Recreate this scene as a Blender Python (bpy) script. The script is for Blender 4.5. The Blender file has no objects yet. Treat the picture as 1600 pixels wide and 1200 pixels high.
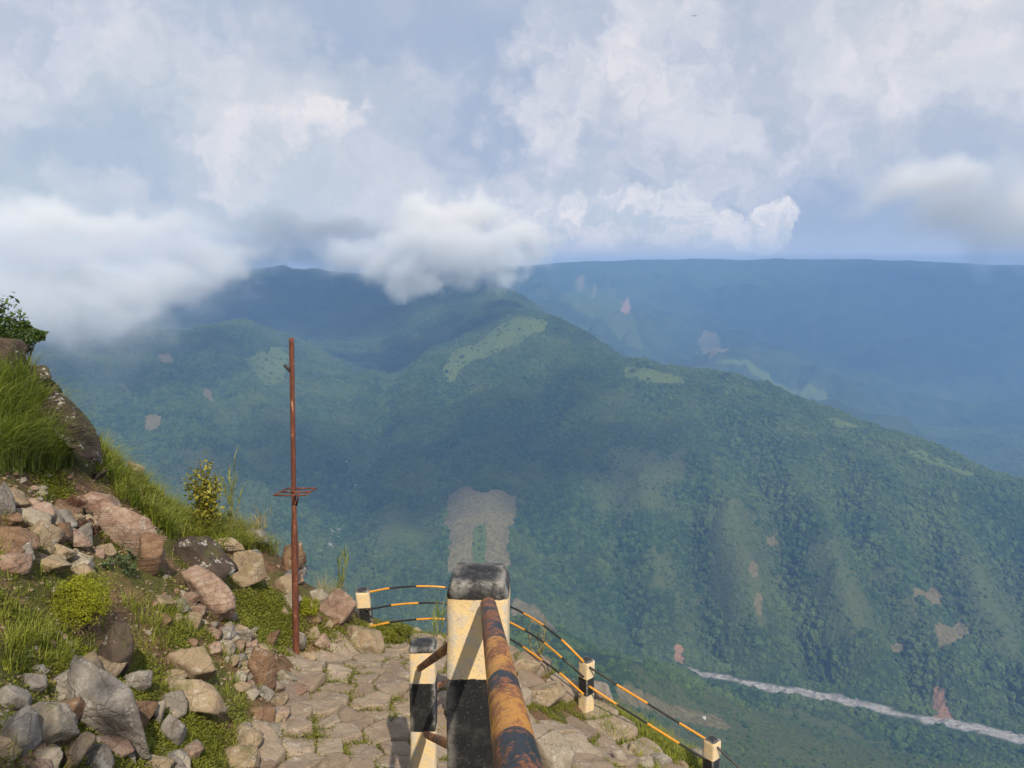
import bpy, math, random
import numpy as np
R = math.radians
SC = bpy.context.scene
COL = SC.collection
random.seed(7)
RNG = np.random.default_rng(7)

# ------------------------------------------------------------------ camera
F = 1202.0; PITCH = R(8.7)
cam_d = bpy.data.cameras.new('camera'); cam = bpy.data.objects.new('camera', cam_d); COL.objects.link(cam)
cam_d.sensor_width = 36; cam_d.lens = 36 * F / 1600
cam_d.clip_start = 0.05; cam_d.clip_end = 60000
cam.location = (0, 0, 0); cam.rotation_euler = (R(90) - PITCH, 0, 0)
SC.camera = cam
CP, SP = math.cos(PITCH), math.sin(PITCH)

def P(px, py, d):
    """photo pixel (1600x1200) at distance d along the optical axis -> world point"""
    x = (px - 800) / F; y = (py - 600) / F
    return np.array([x * d, (CP - y * SP) * d, -(SP + y * CP) * d])

# ------------------------------------------------------------------ light
SUN_TRAVEL = np.array([-0.30, 1.0, -1.03]); SUN_TRAVEL /= np.linalg.norm(SUN_TRAVEL)
from mathutils import Vector, Matrix
sd = bpy.data.lights.new('sun', 'SUN'); sd.energy = 5.0; sd.angle = R(0.6); sd.color = (1.0, 0.90, 0.74)
sun = bpy.data.objects.new('sun', sd); COL.objects.link(sun)
sun.rotation_euler = Vector(SUN_TRAVEL).to_track_quat('-Z', 'Y').to_euler()
SUN_EL = math.asin(-SUN_TRAVEL[2]); SUN_AZ = math.atan2(-SUN_TRAVEL[0], -SUN_TRAVEL[1])
SC.view_settings.view_transform = 'Standard'; SC.view_settings.look = 'None'
SC.view_settings.gamma = 1; SC.view_settings.exposure = 0.0
SC.cycles.volume_bounces = 3; SC.cycles.max_bounces = 8; SC.cycles.diffuse_bounces = 3
SC.cycles.transparent_max_bounces = 12
SC.cycles.use_denoising = True

# ------------------------------------------------------------------ node helpers
class NT:
    def __init__(s, tree):
        s.t = tree; s.n = tree.nodes; s.l = tree.links
    def new(s, typ, **kw):
        nd = s.n.new(typ)
        for k, v in kw.items(): setattr(nd, k, v)
        return nd
    def put(s, sock, v):
        if v is None: return
        if isinstance(v, bpy.types.NodeSocket): s.l.new(v, sock)
        elif isinstance(v, (tuple, list)) and len(v) == 3 and sock.type == 'RGBA': sock.default_value = (*v, 1)
        else: sock.default_value = v
    def math(s, op, a, b=None, c=None, clamp=False):
        nd = s.new('ShaderNodeMath', operation=op, use_clamp=clamp)
        for i, v in enumerate((a, b, c)): s.put(nd.inputs[i], v)
        return nd.outputs[0]
    def vm(s, op, a, b=None):
        nd = s.new('ShaderNodeVectorMath', operation=op)
        s.put(nd.inputs[0], a); s.put(nd.inputs[1], b)
        return nd.outputs['Value'] if op in ('LENGTH', 'DOT_PRODUCT', 'DISTANCE') else nd.outputs[0]
    def noise(s, vec, scale, detail=4, rough=0.5, dist=0.0, col=False):
        nd = s.new('ShaderNodeTexNoise')
        s.put(nd.inputs['Vector'], vec); nd.inputs['Scale'].default_value = scale
        nd.inputs['Detail'].default_value = detail; nd.inputs['Roughness'].default_value = rough
        nd.inputs['Distortion'].default_value = dist
        return nd.outputs['Color' if col else 'Fac']
    def vor(s, vec, scale, feature='F1', out='Distance', rand=1.0):
        nd = s.new('ShaderNodeTexVoronoi', feature=feature)
        s.put(nd.inputs['Vector'], vec); nd.inputs['Scale'].default_value = scale
        nd.inputs['Randomness'].default_value = rand
        return nd.outputs[out]
    def ramp(s, x, a, b, lo=0.0, hi=1.0, smooth=True):
        nd = s.new('ShaderNodeMapRange', interpolation_type='SMOOTHSTEP' if smooth else 'LINEAR')
        s.put(nd.inputs[0], x); s.put(nd.inputs[1], a); s.put(nd.inputs[2], b); s.put(nd.inputs[3], lo); s.put(nd.inputs[4], hi)
        return nd.outputs[0]
    def mix(s, f, a, b, mode='MIX'):
        nd = s.new('ShaderNodeMix', data_type='RGBA', blend_type=mode)
        s.put(nd.inputs[0], f); s.put(nd.inputs[6], a); s.put(nd.inputs[7], b)
        return nd.outputs[2]
    def attr(s, name, out='Color'):
        nd = s.new('ShaderNodeAttribute', attribute_name=name)
        return nd.outputs[out]
    def bump(s, h, strength=0.5, dist=0.02, normal=None):
        nd = s.new('ShaderNodeBump'); nd.inputs['Strength'].default_value = strength
        nd.inputs['Distance'].default_value = dist; s.put(nd.inputs['Height'], h); s.put(nd.inputs['Normal'], normal)
        return nd.outputs[0]

def material(name):
    m = bpy.data.materials.new(name); m.use_nodes = True
    nt = NT(m.node_tree); nt.n.clear()
    out = nt.new('ShaderNodeOutputMaterial')
    return m, nt, out
def principled(nt, out, col, rough=0.9, normal=None, spec=0.25, metal=0.0):
    b = nt.new('ShaderNodeBsdfPrincipled')
    nt.put(b.inputs['Base Color'], col); nt.put(b.inputs['Roughness'], rough)
    b.inputs['Specular IOR Level'].default_value = spec; nt.put(b.inputs['Metallic'], metal)
    nt.put(b.inputs['Normal'], normal)
    if out: nt.l.new(b.outputs[0], out.inputs[0])
    return b

# ------------------------------------------------------------------ sky
W = bpy.data.worlds.new('World'); SC.world = W; W.use_nodes = True
w = NT(W.node_tree); w.n.clear()
wo = w.new('ShaderNodeOutputWorld'); bg = w.new('ShaderNodeBackground'); w.l.new(bg.outputs[0], wo.inputs[0])
bg.inputs['Strength'].default_value = 0.10
sky = w.new('ShaderNodeTexSky', sky_type='NISHITA'); sky.sun_disc = False
sky.sun_elevation = SUN_EL; sky.sun_rotation = SUN_AZ; sky.altitude = 1500; sky.dust_density = 2.0
tc = w.new('ShaderNodeTexCoord').outputs['Generated']
sep = w.new('ShaderNodeSeparateXYZ'); w.l.new(tc, sep.inputs[0])
az = w.math('ARCTAN2', sep.outputs[0], sep.outputs[1]); el = w.math('ARCSINE', sep.outputs[2])
cmb = w.new('ShaderNodeCombineXYZ'); w.l.new(az, cmb.inputs[0]); w.l.new(el, cmb.inputs[1])
ae = cmb.outputs[0]
# billow distortion of the direction, so that every cloud edge is ragged
n1 = w.noise(tc, 5.5, 6, 0.55, 0.0, col=True)
off = w.vm('MULTIPLY', w.vm('SUBTRACT', n1, (0.5, 0.5, 0.5)), (0.30, 0.26, 0.0))
n2 = w.noise(tc, 22.0, 5, 0.6, 0.0, col=True)
off2 = w.vm('MULTIPLY', w.vm('SUBTRACT', n2, (0.5, 0.5, 0.5)), (0.085, 0.08, 0.0))
aed = w.vm('ADD', w.vm('ADD', ae, off), off2)
aes = w.vm('ADD', w.vm('ADD', ae, w.vm('MULTIPLY', off, (0.35, 0.35, 0))), off2)
def aepix(px, py):
    v = P(px, py, 1.0); v /= np.linalg.norm(v)
    return math.atan2(v[0], v[1]), math.asin(v[2])
def blob(px, py, sx, sy, soft=0.35, vec=None):
    """elliptical patch of sky: half sizes in photo pixels"""
    a, e = aepix(px, py)
    d = w.vm('SUBTRACT', vec or aed, (a, e, 0))
    d = w.vm('LENGTH', w.vm('MULTIPLY', d, (F / sx, F / sy, 0)))
    return w.ramp(d, 1.0 + soft, 1.0 - soft)
def sky_union(items):
    acc = None
    for it in items:
        k, args = it[0], it[1:]
        b = w.math('MULTIPLY', blob(*args), k)
        acc = b if acc is None else w.math('MAXIMUM', acc, b)
    return acc
#SKYBEGIN
C_LIGHT = (0.80, 0.79, 0.85); C_TEAL = (0.50, 0.60, 0.67)
big_n = w.noise(aed, 2.3, 6, 0.6); mid_n = w.noise(aed, 6.0, 6, 0.62)
bn = w.math('ADD', w.math('MULTIPLY', big_n, .65), w.math('MULTIPLY', mid_n, .35))
col = w.mix(w.ramp(bn, 0.36, 0.62), (0.41, 0.485, 0.63), (0.61, 0.65, 0.72))
teal = sky_union([(1, 100, 420, 380, 160, .6), (.7, 250, 250, 260, 120, .6)])
col = w.mix(w.math('MULTIPLY', teal, 0.6), col, C_TEAL)
blue = sky_union([(1.1, 1370, 330, 250, 75, .6), (.7, 680, 60, 230, 60, .6), (.55, 760, 230, 220, 100, .6), (.8, 330, 20, 110, 45, .5), (.55, 60, 40, 130, 50, .6), (.6, 200, 230, 110, 50, .6), (.8, 1560, 330, 90, 110, .7), (.5, 260, 370, 90, 25, .6)])
col = w.mix(w.math('MULTIPLY', blue, 0.72), col, (0.35, 0.45, 0.64))
light = sky_union([(1, 900, 175, 140, 110, .28), (.95, 1000, 80, 110, 110, .25), (.8, 1100, 230, 170, 110, .4), (.9, 1440, 90, 230, 110, .5),
                   (.85, 140, 60, 150, 60, .35), (.6, 60, 160, 90, 40, .4), (.5, 170, 300, 70, 30, .4), (.55, 640, 200, 60, 90, .5), (.8, 300, 130, 110, 50, .4), (.9, 400, 225, 80, 55, .4), (.6, 330, 160, 140, 90, .6), (.9, 490, 220, 55, 40, .4), (.6, 560, 300, 120, 60, .45), (.55, 830, 290, 110, 60, .5), (.5, 330, 340, 60, 30, .5)])
shade = w.noise(aes, 9.0, 6, 0.62); sh2 = w.noise(aes, 26.0, 5, 0.6)
lm = w.math('MULTIPLY', light, w.ramp(w.math('ADD', w.math('MULTIPLY', shade, .75), w.math('MULTIPLY', sh2, .25)), 0.34, 0.68, 0.05, 1.0))
col = w.mix(lm, col, C_LIGHT)
warm = sky_union([(.7, 485, 205, 40, 35, .5), (.35, 380, 220, 60, 40, .5), (.3, 870, 180, 80, 60, .6), (.4, 1480, 60, 100, 60, .6), (.4, 990, 90, 60, 60, .6)])
col = w.mix(w.math('MULTIPLY', warm, w.ramp(sh2, .4, .6, .5, 1)), col, (0.90, 0.85, 0.84))
# long low cumulus lying over the far plateau
lowb = sky_union([(.8, 480, 385, 190, 40, .4), (.7, 250, 350, 150, 40, .5), (.6, 700, 340, 150, 60, .5)])
col = w.mix(w.math('MULTIPLY', lowb, .75), col, (0.66, 0.69, 0.76))
cum = sky_union([(1, 1010, 350, 110, 42, .18, aes), (1, 940, 345, 90, 40, .18, aes), (1, 1120, 368, 110, 34, .15, aes), (1, 1205, 358, 48, 36, .12, aes), (1, 860, 370, 120, 42, .2, aes), (1, 1060, 320, 38, 25, .15, aes), (.8, 740, 350, 120, 60, .3, aes)])
cs = w.ramp(w.noise(aes, 13.0, 6, 0.62), 0.38, 0.62)
col = w.mix(w.math('MULTIPLY', cum, w.ramp(cs, 0, 1, 0.85, 1.0)), col, w.mix(cs, (0.56, 0.63, 0.73), (0.86, 0.83, 0.86)))
hz = w.ramp(w.math('ABSOLUTE', w.math('ADD', el, -0.005)), 0.0, 0.05, 0.6, 0.0)
col = w.mix(hz, col, (0.56, 0.62, 0.77))
#SKYEND
cloudcol = w.vm('MULTIPLY', col, (10, 10, 10))
cover = w.ramp(w.noise(tc, 1.8, 4, 0.55), 0.25, 0.5, 0.88, 0.98)
w.l.new(w.mix(cover, sky.outputs[0], cloudcol), bg.inputs['Color'])

# ------------------------------------------------------------------ numpy noise
_PERM = RNG.permutation(4096)
def _h(ix, iy, iz):
    return _PERM[(_PERM[(_PERM[ix & 4095] + iy) & 4095] + iz) & 4095]
_G = RNG.normal(size=(4096, 3)); _G /= np.linalg.norm(_G, axis=1)[:, None]
def pnoise(p):
    p = np.asarray(p, float)
    i = np.floor(p).astype(int); f = p - i; u = f * f * f * (f * (f * 6 - 15) + 10)
    out = 0
    for dx in (0, 1):
        for dy in (0, 1):
            for dz in (0, 1):
                g = _G[_h(i[:, 0] + dx, i[:, 1] + dy, i[:, 2] + dz)]
                d = (g * (f - (dx, dy, dz))).sum(1)
                wt = (u[:, 0] if dx else 1 - u[:, 0]) * (u[:, 1] if dy else 1 - u[:, 1]) * (u[:, 2] if dz else 1 - u[:, 2])
                out = out + d * wt
    return out * 1.6
def fbm(p, octv=4, ridged=False):
    a, s, t = 1.0, 0.0, 0.0; p = np.asarray(p, float)
    for k in range(octv):
        n = pnoise(p * 2.03 ** k + 17.3 * k)
        s = s + a * ((1 - 2 * np.abs(n)) if ridged else n); t += a; a *= 0.5
    return s / t
def f2(x, y, scale, octv=4, z=0.0, ridged=False):
    return fbm(np.stack([x / scale, y / scale, np.full_like(x, z)], 1), octv, ridged)

class TPS:
    def __init__(s, pts, reg=0.0, scale=1.0):
        pts = np.array(pts, float); s.k = scale; s.c = pts[:, :2] / scale; n = len(pts)
        K = s.phi(s.c) + np.eye(n) * reg
        Pm = np.c_[np.ones(n), s.c]
        A = np.block([[K, Pm], [Pm.T, np.zeros((3, 3))]])
        s.w = np.linalg.solve(A, np.r_[pts[:, 2], 0, 0, 0])
    def phi(s, q):
        r2 = ((q[:, None, :] - s.c[None]) ** 2).sum(2)
        return 0.5 * r2 * np.log(r2 + 1e-12)
    def __call__(s, x, y):
        x = np.atleast_1d(np.asarray(x, float)); y = np.atleast_1d(np.asarray(y, float))
        out = np.empty(x.size)
        q = np.stack([x.ravel(), y.ravel()], 1) / s.k
        for a in range(0, len(q), 60000):
            qq = q[a:a + 60000]
            out[a:a + 60000] = s.phi(qq) @ s.w[:-3] + s.w[-3] + qq @ s.w[-2:]
        return out.reshape(x.shape)

def seg_dist(x, y, poly):
    """distance to a polyline and the running fraction along it"""
    best = np.full(x.shape, 1e9); frac = np.zeros(x.shape)
    poly = np.array(poly)[:, :2]; n = len(poly) - 1
    for i in range(n):
        a, b = poly[i], poly[i + 1]; ab = b - a; L2 = (ab ** 2).sum()
        t = np.clip(((x - a[0]) * ab[0] + (y - a[1]) * ab[1]) / L2, 0, 1)
        d = np.hypot(x - a[0] - t * ab[0], y - a[1] - t * ab[1])
        m = d < best; best = np.where(m, d, best); frac = np.where(m, (i + t) / n, frac)
    return best, frac
def near_river(x, y): return np.clip((22 - seg_dist(x, y, RIVER)[0]) / 8, 0, 1)
def in_poly(x, y, poly):
    poly = np.array(poly)[:, :2]; ins = np.zeros(x.shape, bool); j = len(poly) - 1
    for i in range(len(poly)):
        xi, yi = poly[i]; xj, yj = poly[j]
        c = ((yi > y) != (yj > y)) & (x < (xj - xi) * (y - yi) / (yj - yi + 1e-12) + xi)
        ins ^= c; j = i
    return ins

def hit(px, py, H, t0=1.0, t1=9000.0, n=900):
    """where the view ray through a photo pixel meets height field H"""
    px = np.atleast_1d(np.asarray(px, float)); py = np.atleast_1d(np.asarray(py, float))
    t = np.geomspace(t0, t1, n)
    dx = (px - 800) / F; yy = (py - 600) / F; dy = CP - yy * SP; dz = -(SP + yy * CP)
    g = H((dx[:, None] * t).ravel(), (dy[:, None] * t).ravel()).reshape(len(px), n)
    below = (dz[:, None] * t) < g
    k = np.argmax(below, 1); ok = below.any(1); k = np.maximum(k, 1)
    lo = t[k - 1]; hi = t[k]
    for _ in range(14):
        mid = (lo + hi) / 2; b = dz * mid < H(dx * mid, dy * mid)
        hi = np.where(b, mid, hi); lo = np.where(b, lo, mid)
    return np.stack([dx * hi, dy * hi, dz * hi], 1), ok

# ------------------------------------------------------------------ mesh helpers
def tag(o, label=None, cat=None, group=None, kind=None):
    if label: o['label'] = label
    if cat: o['category'] = cat
    if group: o['group'] = group
    if kind: o['kind'] = kind
    return o
def mesh_obj(name, v, f, mat, parent=None, loc=None, smooth=False, attrs=None, uv=None):
    """f: (n,3) or (n,4) int array, or a list of arrays"""
    me = bpy.data.meshes.new(name)
    fl = f if isinstance(f, list) else [f]
    v = np.asarray(v, np.float32)
    me.vertices.add(len(v)); me.vertices.foreach_set('co', v.ravel())
    loops = np.concatenate([a.ravel() for a in fl]).astype(np.int32)
    tot = np.concatenate([np.full(len(a), a.shape[1], np.int32) for a in fl])
    start = np.r_[0, np.cumsum(tot)[:-1]].astype(np.int32)
    me.loops.add(len(loops)); me.loops.foreach_set('vertex_index', loops)
    me.polygons.add(len(tot)); me.polygons.foreach_set('loop_start', start); me.polygons.foreach_set('loop_total', tot)
    if smooth: me.polygons.foreach_set('use_smooth', np.ones(len(tot), bool))
    for k, a in (attrs or {}).items():
        a = np.asarray(a, np.float32)
        if a.ndim == 1: me.attributes.new(k, 'FLOAT', 'POINT').data.foreach_set('value', a)
        else:
            if a.shape[1] == 3: a = np.c_[a, np.ones(len(a), np.float32)]
            me.attributes.new(k, 'FLOAT_COLOR', 'POINT').data.foreach_set('color', a.astype(np.float32).ravel())
    if uv is not None:
        l = me.uv_layers.new(name='UVMap'); l.data.foreach_set('uv', np.asarray(uv, np.float32)[loops].ravel())
    me.update(calc_edges=True); me.validate()
    for mm in (mat if isinstance(mat, (list, tuple)) else [mat]): me.materials.append(mm)
    o = bpy.data.objects.new(name, me); COL.objects.link(o)
    if parent: o.parent = parent
    if loc is not None: o.location = loc
    return o
def grid_faces(nu, nv):
    i = np.arange(nu - 1)[:, None] * nv + np.arange(nv - 1)[None]
    i = i.ravel()
    return np.stack([i, i + nv, i + nv + 1, i + 1], 1)

# ================================================================== FAR LAND
NEAR_RIVER = -650.0
mid_pts = [P(*a) for a in [
    # riverbed
    (1040, 1037, 1303), (1150, 1060, 1250), (1300, 1088, 1201), (1450, 1120, 1142), (1600, 1155, 1090), (960, 1025, 1335),
    # right spur: crest
    (825, 480, 2900), (900, 512, 2700), (1000, 560, 2350), (1100, 580, 2200), (1200, 602, 2050), (1300, 642, 1900), (1400, 682, 1780), (1500, 722, 1680), (1600, 757, 1600), (1700, 790, 1540),
    # right spur: face
    (1000, 800, 1620), (1150, 800, 1560), (1300, 850, 1440), (1450, 850, 1420), (1600, 900, 1350), (1150, 950, 1350), (1350, 980, 1290), (1550, 1030, 1200), (1000, 940, 1420),
    (900, 650, 2080), (1100, 690, 1850), (900, 800, 1640), (880, 900, 1450), (1250, 720, 1720), (1450, 770, 1560),
    (750, 700, 1960), (750, 780, 1660), (750, 850, 1500), (760, 920, 1400), (720, 600, 2400), (820, 560, 2450),
    (690, 570, 2520), (640, 640, 2300), (620, 720, 1950), (640, 800, 1680), (650, 880, 1480),
    # left valley
    (600, 590, 2950), (562, 700, 2150), (548, 800, 1720), (552, 900, 1420), (600, 960, 1330),
    # left ridge
    (250, 505, 2700), (370, 590, 2350), (450, 645, 2100), (520, 710, 1900), (480, 800, 1620), (420, 850, 1500), (500, 900, 1400),
    (300, 640, 1950), (200, 620, 1980), (100, 600, 2000), (0, 600, 2000), (-150, 600, 1950), (200, 700, 1700), (300, 750, 1620), (400, 780, 1580), (100, 750, 1560), (0, 750, 1520), (300, 900, 1300), (150, 900, 1250),
    (330, 510, 2950), (100, 500, 2700), (-100, 480, 2700),
    # dark mountain behind
    (390, 420, 4400), (440, 416, 4300), (480, 421, 4350), (560, 428, 4300), (650, 425, 4200), (740, 432, 3900), (800, 447, 3500), (500, 520, 3650), (600, 530, 3400), (700, 520, 3250), (420, 540, 3300), (300, 430, 4300), (150, 420, 4300), (0, 420, 4300), (-200, 420, 4200), (740, 490, 3150),
    # our own side of the valley
    (825, 942, 900), (900, 1000, 880), (980, 1040, 900), (850, 1000, 780), (1000, 1100, 800), (1100, 1060, 1010), (1200, 1120, 960), (1300, 1150, 960), (1450, 1180, 960), (1600, 1200, 930), (1300, 1200, 850), (1100, 1180, 720), (900, 1100, 620), (640, 1080, 1000), (500, 1080, 950), (770, 1010, 820), (700, 1150, 600),
]]
mid_pts += [np.array(a, float) for a in [
    (0, 120, -230), (-400, 200, -260), (400, 150, -270), (800, 300, -430), (-900, 500, -350), (1200, 650, -600),
    (-1600, 900, -300), (-1300, 1300, -380),
    # behind the right spur: the next valley
    (700, 2900, -720), (1100, 2500, -780), (1500, 2200, -800), (1800, 1900, -820), (1100, 3300, -760), (1900, 2800, -800), (450, 3500, -560), (2600, 2500, -700),
    (-200, 5400, -300), (-1800, 5400, -200), (-3200, 5200, -200), (900, 5000, -700), (-3300, 3800, 0), (-2600, 2600, -100), (2600, 4500, -800), (-1200, 2950, -330)]]
base_mid = TPS(mid_pts, 1e-3, 1000.0)

def pixpath(pts):
    q, ok = hit([p[0] for p in pts], [p[1] for p in pts], base_mid, 600, 6000, 500)
    return q
GULLIES = [  # carved lines of drainage (photo pixels), depth, half width
    ([(1215, 840), (1240, 900), (1250, 960), (1262, 1030), (1270, 1080)], 42, 42),
    ([(1290, 730), (1330, 800), (1350, 860), (1390, 930), (1420, 1010), (1440, 1100)], 36, 40),
    ([(1420, 800), (1450, 870), (1500, 940), (1540, 1010), (1590, 1100)], 36, 40),
    ([(1060, 760), (1075, 850), (1090, 930), (1100, 1000), (1120, 1050)], 30, 40),
    ([(930, 700), (950, 800), (960, 900), (980, 1000)], 26, 40),
    ([(1120, 640), (1170, 720), (1200, 800), (1215, 850)], 22, 45),
    ([(830, 560), (850, 650), (850, 760), (860, 860), (890, 950)], 26, 50),
    ([(640, 560), (600, 620), (575, 680), (556, 730), (545, 800), (550, 900)], 30, 45),
    ([(300, 540), (330, 600), (400, 690), (470, 780), (530, 880)], 20, 50),
    ([(180, 560), (190, 640), (250, 720), (340, 800), (400, 860)], 24, 50),
    ([(700, 600), (690, 680), (670, 760), (640, 860)], 22, 45),
    ([(1550, 820), (1590, 900), (1640, 1000)], 34, 40),
]
GUL = [(pixpath(p), d, wd) for p, d, wd in GULLIES]
RIVER_PX = [(930, 1022), (985, 1028), (1045, 1038), (1100, 1052), (1150, 1060), (1200, 1072), (1250, 1078), (1300, 1088), (1355, 1098), (1400, 1112), (1450, 1122), (1500, 1130), (1550, 1142), (1610, 1156), (1700, 1175)]
RIVER = pixpath(RIVER_PX)
def H_mid(x, y):
    z = base_mid(x, y)
    wx = x + 60 * f2(x, y, 420, 2, 3.1); wy = y + 60 * f2(x, y, 420, 2, 7.7)
    far = np.clip((np.hypot(x, y) - 900) / 900, 0.35, 1.2)
    ridg = f2(wx, wy, 520, 4, 1.5, True)
    dist, fr = seg_dist(x, y, RIVER); calm = 1 - .85 * np.exp(-(dist / 190) ** 2)
    z = z + far * calm * (46 * (ridg - 0.82)) + 5 * calm * f2(x, y, 60, 3, 5.0)
    for q, d, wd in GUL:
        dist, fr = seg_dist(x + 14 * f2(x, y, 60, 2, 9.0), y, q)
        d = d * 1.35; z = z - d * np.exp(-(dist / wd) ** 2) * np.clip(fr * 5, 0.1, 1) + 0.45 * d * np.exp(-((dist - 2.2 * wd) / wd) ** 2)
    dist, fr = seg_dist(x, y, RIVER)
    k = np.exp(-(dist / 60) ** 4)
    z = z - 14 * np.exp(-(dist / 170) ** 2)
    zr = np.interp(fr, np.linspace(0, 1, len(RIVER)), RIVER[:, 2])
    return z * (1 - k) + (zr - 3) * k

# sheet laid out as rings round the valley view, finer near the viewer
A_ = np.radians(np.linspace(-50, 50, 760)); Rr = np.geomspace(110, 6200, 640)
AA, RR = np.meshgrid(A_, Rr, indexing='ij')
mx = (RR * np.sin(AA)).ravel(); my = (RR * np.cos(AA)).ravel()
mz = H_mid(mx, my)

# bare / grassy patches of the land: polygons on the ground
def gpoly(pts):
    q, ok = hit([p[0] for p in pts], [p[1] for p in pts], H_mid, 600, 4500, 220)
    return q
BARE = [  # (photo outline, kind) kind: 0 bare earth, 1 pale grass, 2 red scar
    ([(698, 792), (702, 772), (760, 770), (808, 774), (806, 812), (795, 838), (796, 890), (698, 895), (702, 850), (696, 822)], 0),
    ([(224, 652), (238, 646), (250, 650), (254, 668), (244, 673), (226, 672)], 0),
    ([(315, 605), (324, 603), (336, 622), (334, 630), (326, 630), (316, 616)], 0),
    ([(245, 553), (268, 553), (272, 566), (252, 566)], 0),
    ([(1052, 1008), (1070, 1008), (1072, 1038), (1054, 1038)], 2),
    ([(1457, 1076), (1472, 1078), (1484, 1105), (1494, 1128), (1458, 1126)], 2),
    ([(1172, 880), (1182, 880), (1186, 900), (1176, 902)], 0),
    ([(1178, 930), (1190, 930), (1190, 960), (1180, 960)], 0),
    ([(1462, 975), (1500, 966), (1520, 990), (1500, 1004), (1480, 1014), (1462, 1010)], 0),
    ([(1425, 920), (1450, 916), (1480, 935), (1455, 945), (1430, 940)], 0),
    ([(1385, 1003), (1410, 998), (1412, 1012), (1390, 1020)], 0),
    ([(1193, 841), (1210, 838), (1218, 852), (1205, 856)], 0),
    ([(965, 1072), (1010, 1082), (1060, 1100), (1120, 1118), (1145, 1135), (1130, 1140), (1080, 1130), (1010, 1106), (960, 1090)], 0),
    ([(800, 935), (850, 960), (880, 985), (870, 990), (830, 975), (800, 960)], 0),
    ([(746, 822), (755, 818), (760, 840), (758, 890), (742, 892), (735, 845)], 4),
    ([(690, 580), (710, 548), (770, 515), (825, 494), (858, 504), (850, 520), (800, 545), (740, 565), (700, 600)], 1),
    ([(975, 572), (1010, 574), (1070, 590), (1068, 600), (1010, 598), (975, 590)], 1),
    ([(1410, 700), (1440, 703), (1490, 724), (1525, 742), (1510, 746), (1470, 730), (1420, 712)], 1),
    ([(1290, 650), (1330, 662), (1345, 670), (1310, 668)], 1),
    ([(380, 560), (420, 545), (460, 545), (440, 600), (410, 600)], 1),
    ([(175, 596), (200, 598), (215, 620), (185, 616)], 1),
    ([(590, 810), (650, 800), (690, 830), (660, 880), (600, 870)], 3),
    ([(1010, 860), (1200, 800), (1230, 860), (1190, 980), (1080, 980), (1030, 920)], 3),
    ([(1260, 860), (1400, 880), (1440, 960), (1330, 1030), (1270, 960)], 3),
    ([(1480, 880), (1600, 900), (1600, 1040), (1520, 1010)], 3),
    ([(960, 1050), (1200, 1100), (1500, 1190), (1600, 1230), (1100, 1260), (900, 1120)], 3),
    ([(930, 700), (1080, 700), (1040, 800), (950, 830)], 3),
    ([(140, 700), (330, 700), (380, 830), (200, 840)], 3),
]
BP = [(gpoly(p), k) for p, k in BARE]
def land_cover(x, y):
    """weights: earth, pale grass, red scar, thin scrub, river stones"""
    j = 16 * f2(x, y, 40, 3, 2.0); j2 = 16 * f2(x, y, 40, 3, 12.0)
    out = np.zeros((len(x), 5))
    for q, k in BP:
        a = 0.6 if k in (0, 2, 4) else (1.0 if k == 1 else 3.5)
        m = in_poly(x + j * a, y + j2 * a, q)
        if k == 4: out[:, 0] = np.where(m, 0, out[:, 0]); out[:, 1] = np.maximum(out[:, 1], m * .8)
        else: out[:, k] = np.maximum(out[:, k], m * 1.0)
    dist, fr = seg_dist(x, y, RIVER)
    dist = np.abs(dist + 9 * f2(x, y, 70, 2, 14.0)); wd = 7.5 + 13 * f2(x, y, 38, 3, 4.0) + 3 * np.clip(fr * 2, 0, 1)
    out[:, 4] = np.clip((wd - dist) / 3 + 0.5, 0, 1) * (fr > 1.1 / (len(RIVER) - 1))
    return out
cov = land_cover(mx, my)
for q, r in ((pixpath([(545, 705), (552, 722), (546, 745)]), 10), (pixpath([(523, 790), (517, 812), (530, 826)]), 10), (pixpath([(552, 866), (553, 880), (562, 893)]), 10)):
    cov[:, 4] = np.maximum(cov[:, 4], np.clip((r - seg_dist(mx, my, q)[0]) / 4 + .5, 0, 1))
m_land, nt, out = material('forested_land')
pos = nt.new('ShaderNodeNewGeometry').outputs['Position']
c1 = nt.attr('cover'); c2 = nt.attr('cover2')
s1 = nt.new('ShaderNodeSeparateColor'); nt.l.new(c1, s1.inputs[0]); s2 = nt.new('ShaderNodeSeparateColor'); nt.l.new(c2, s2.inputs[0])
can = nt.vor(pos, 0.12); cann = nt.noise(pos, 0.35, 4, .6); big = nt.noise(pos, 0.006, 4, .6)
c = nt.mix(nt.ramp(big, .35, .65), (.030, .055, .020), (.065, .090, .028))
c = nt.mix(nt.ramp(cann, .3, .7, 0, .6), c, (.018, .032, .014))
scrub = nt.mix(nt.ramp(cann, .35, .65), (.065, .090, .030), (.120, .130, .050))
c = nt.mix(nt.math('MULTIPLY', s2.outputs[0], .8), c, scrub)
c = nt.mix(nt.math('MULTIPLY', s1.outputs[1], .85), c, nt.mix(cann, (.085, .13, .030), (.15, .18, .05)))
c = nt.mix(s1.outputs[0], c, nt.mix(nt.ramp(nt.noise(pos, .12, 5, .7), .35, .65), (.125, .105, .045), (.21, .175, .085)))
c = nt.mix(s1.outputs[2], c, nt.mix(cann, (.26, .145, .085), (.36, .21, .13)))
st = nt.vor(pos, 0.13, out='Color'); st = nt.math('MULTIPLY', nt.vm('LENGTH', st), .6)
c = nt.mix(s2.outputs[1], c, nt.mix(st, (.14, .125, .11), (.48, .45, .41)))
principled(nt, out, c, 1.0, nt.bump(nt.math('ADD', can, cann), .9, 4.0), .1)
land = mesh_obj('hills', np.stack([mx, my, mz], 1), grid_faces(len(A_), len(Rr)), m_land, smooth=True,
                attrs={'cover': cov[:, :3], 'cover2': np.c_[cov[:, 3], cov[:, 4], np.zeros(len(mx))]})
tag(land, kind='structure')

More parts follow.
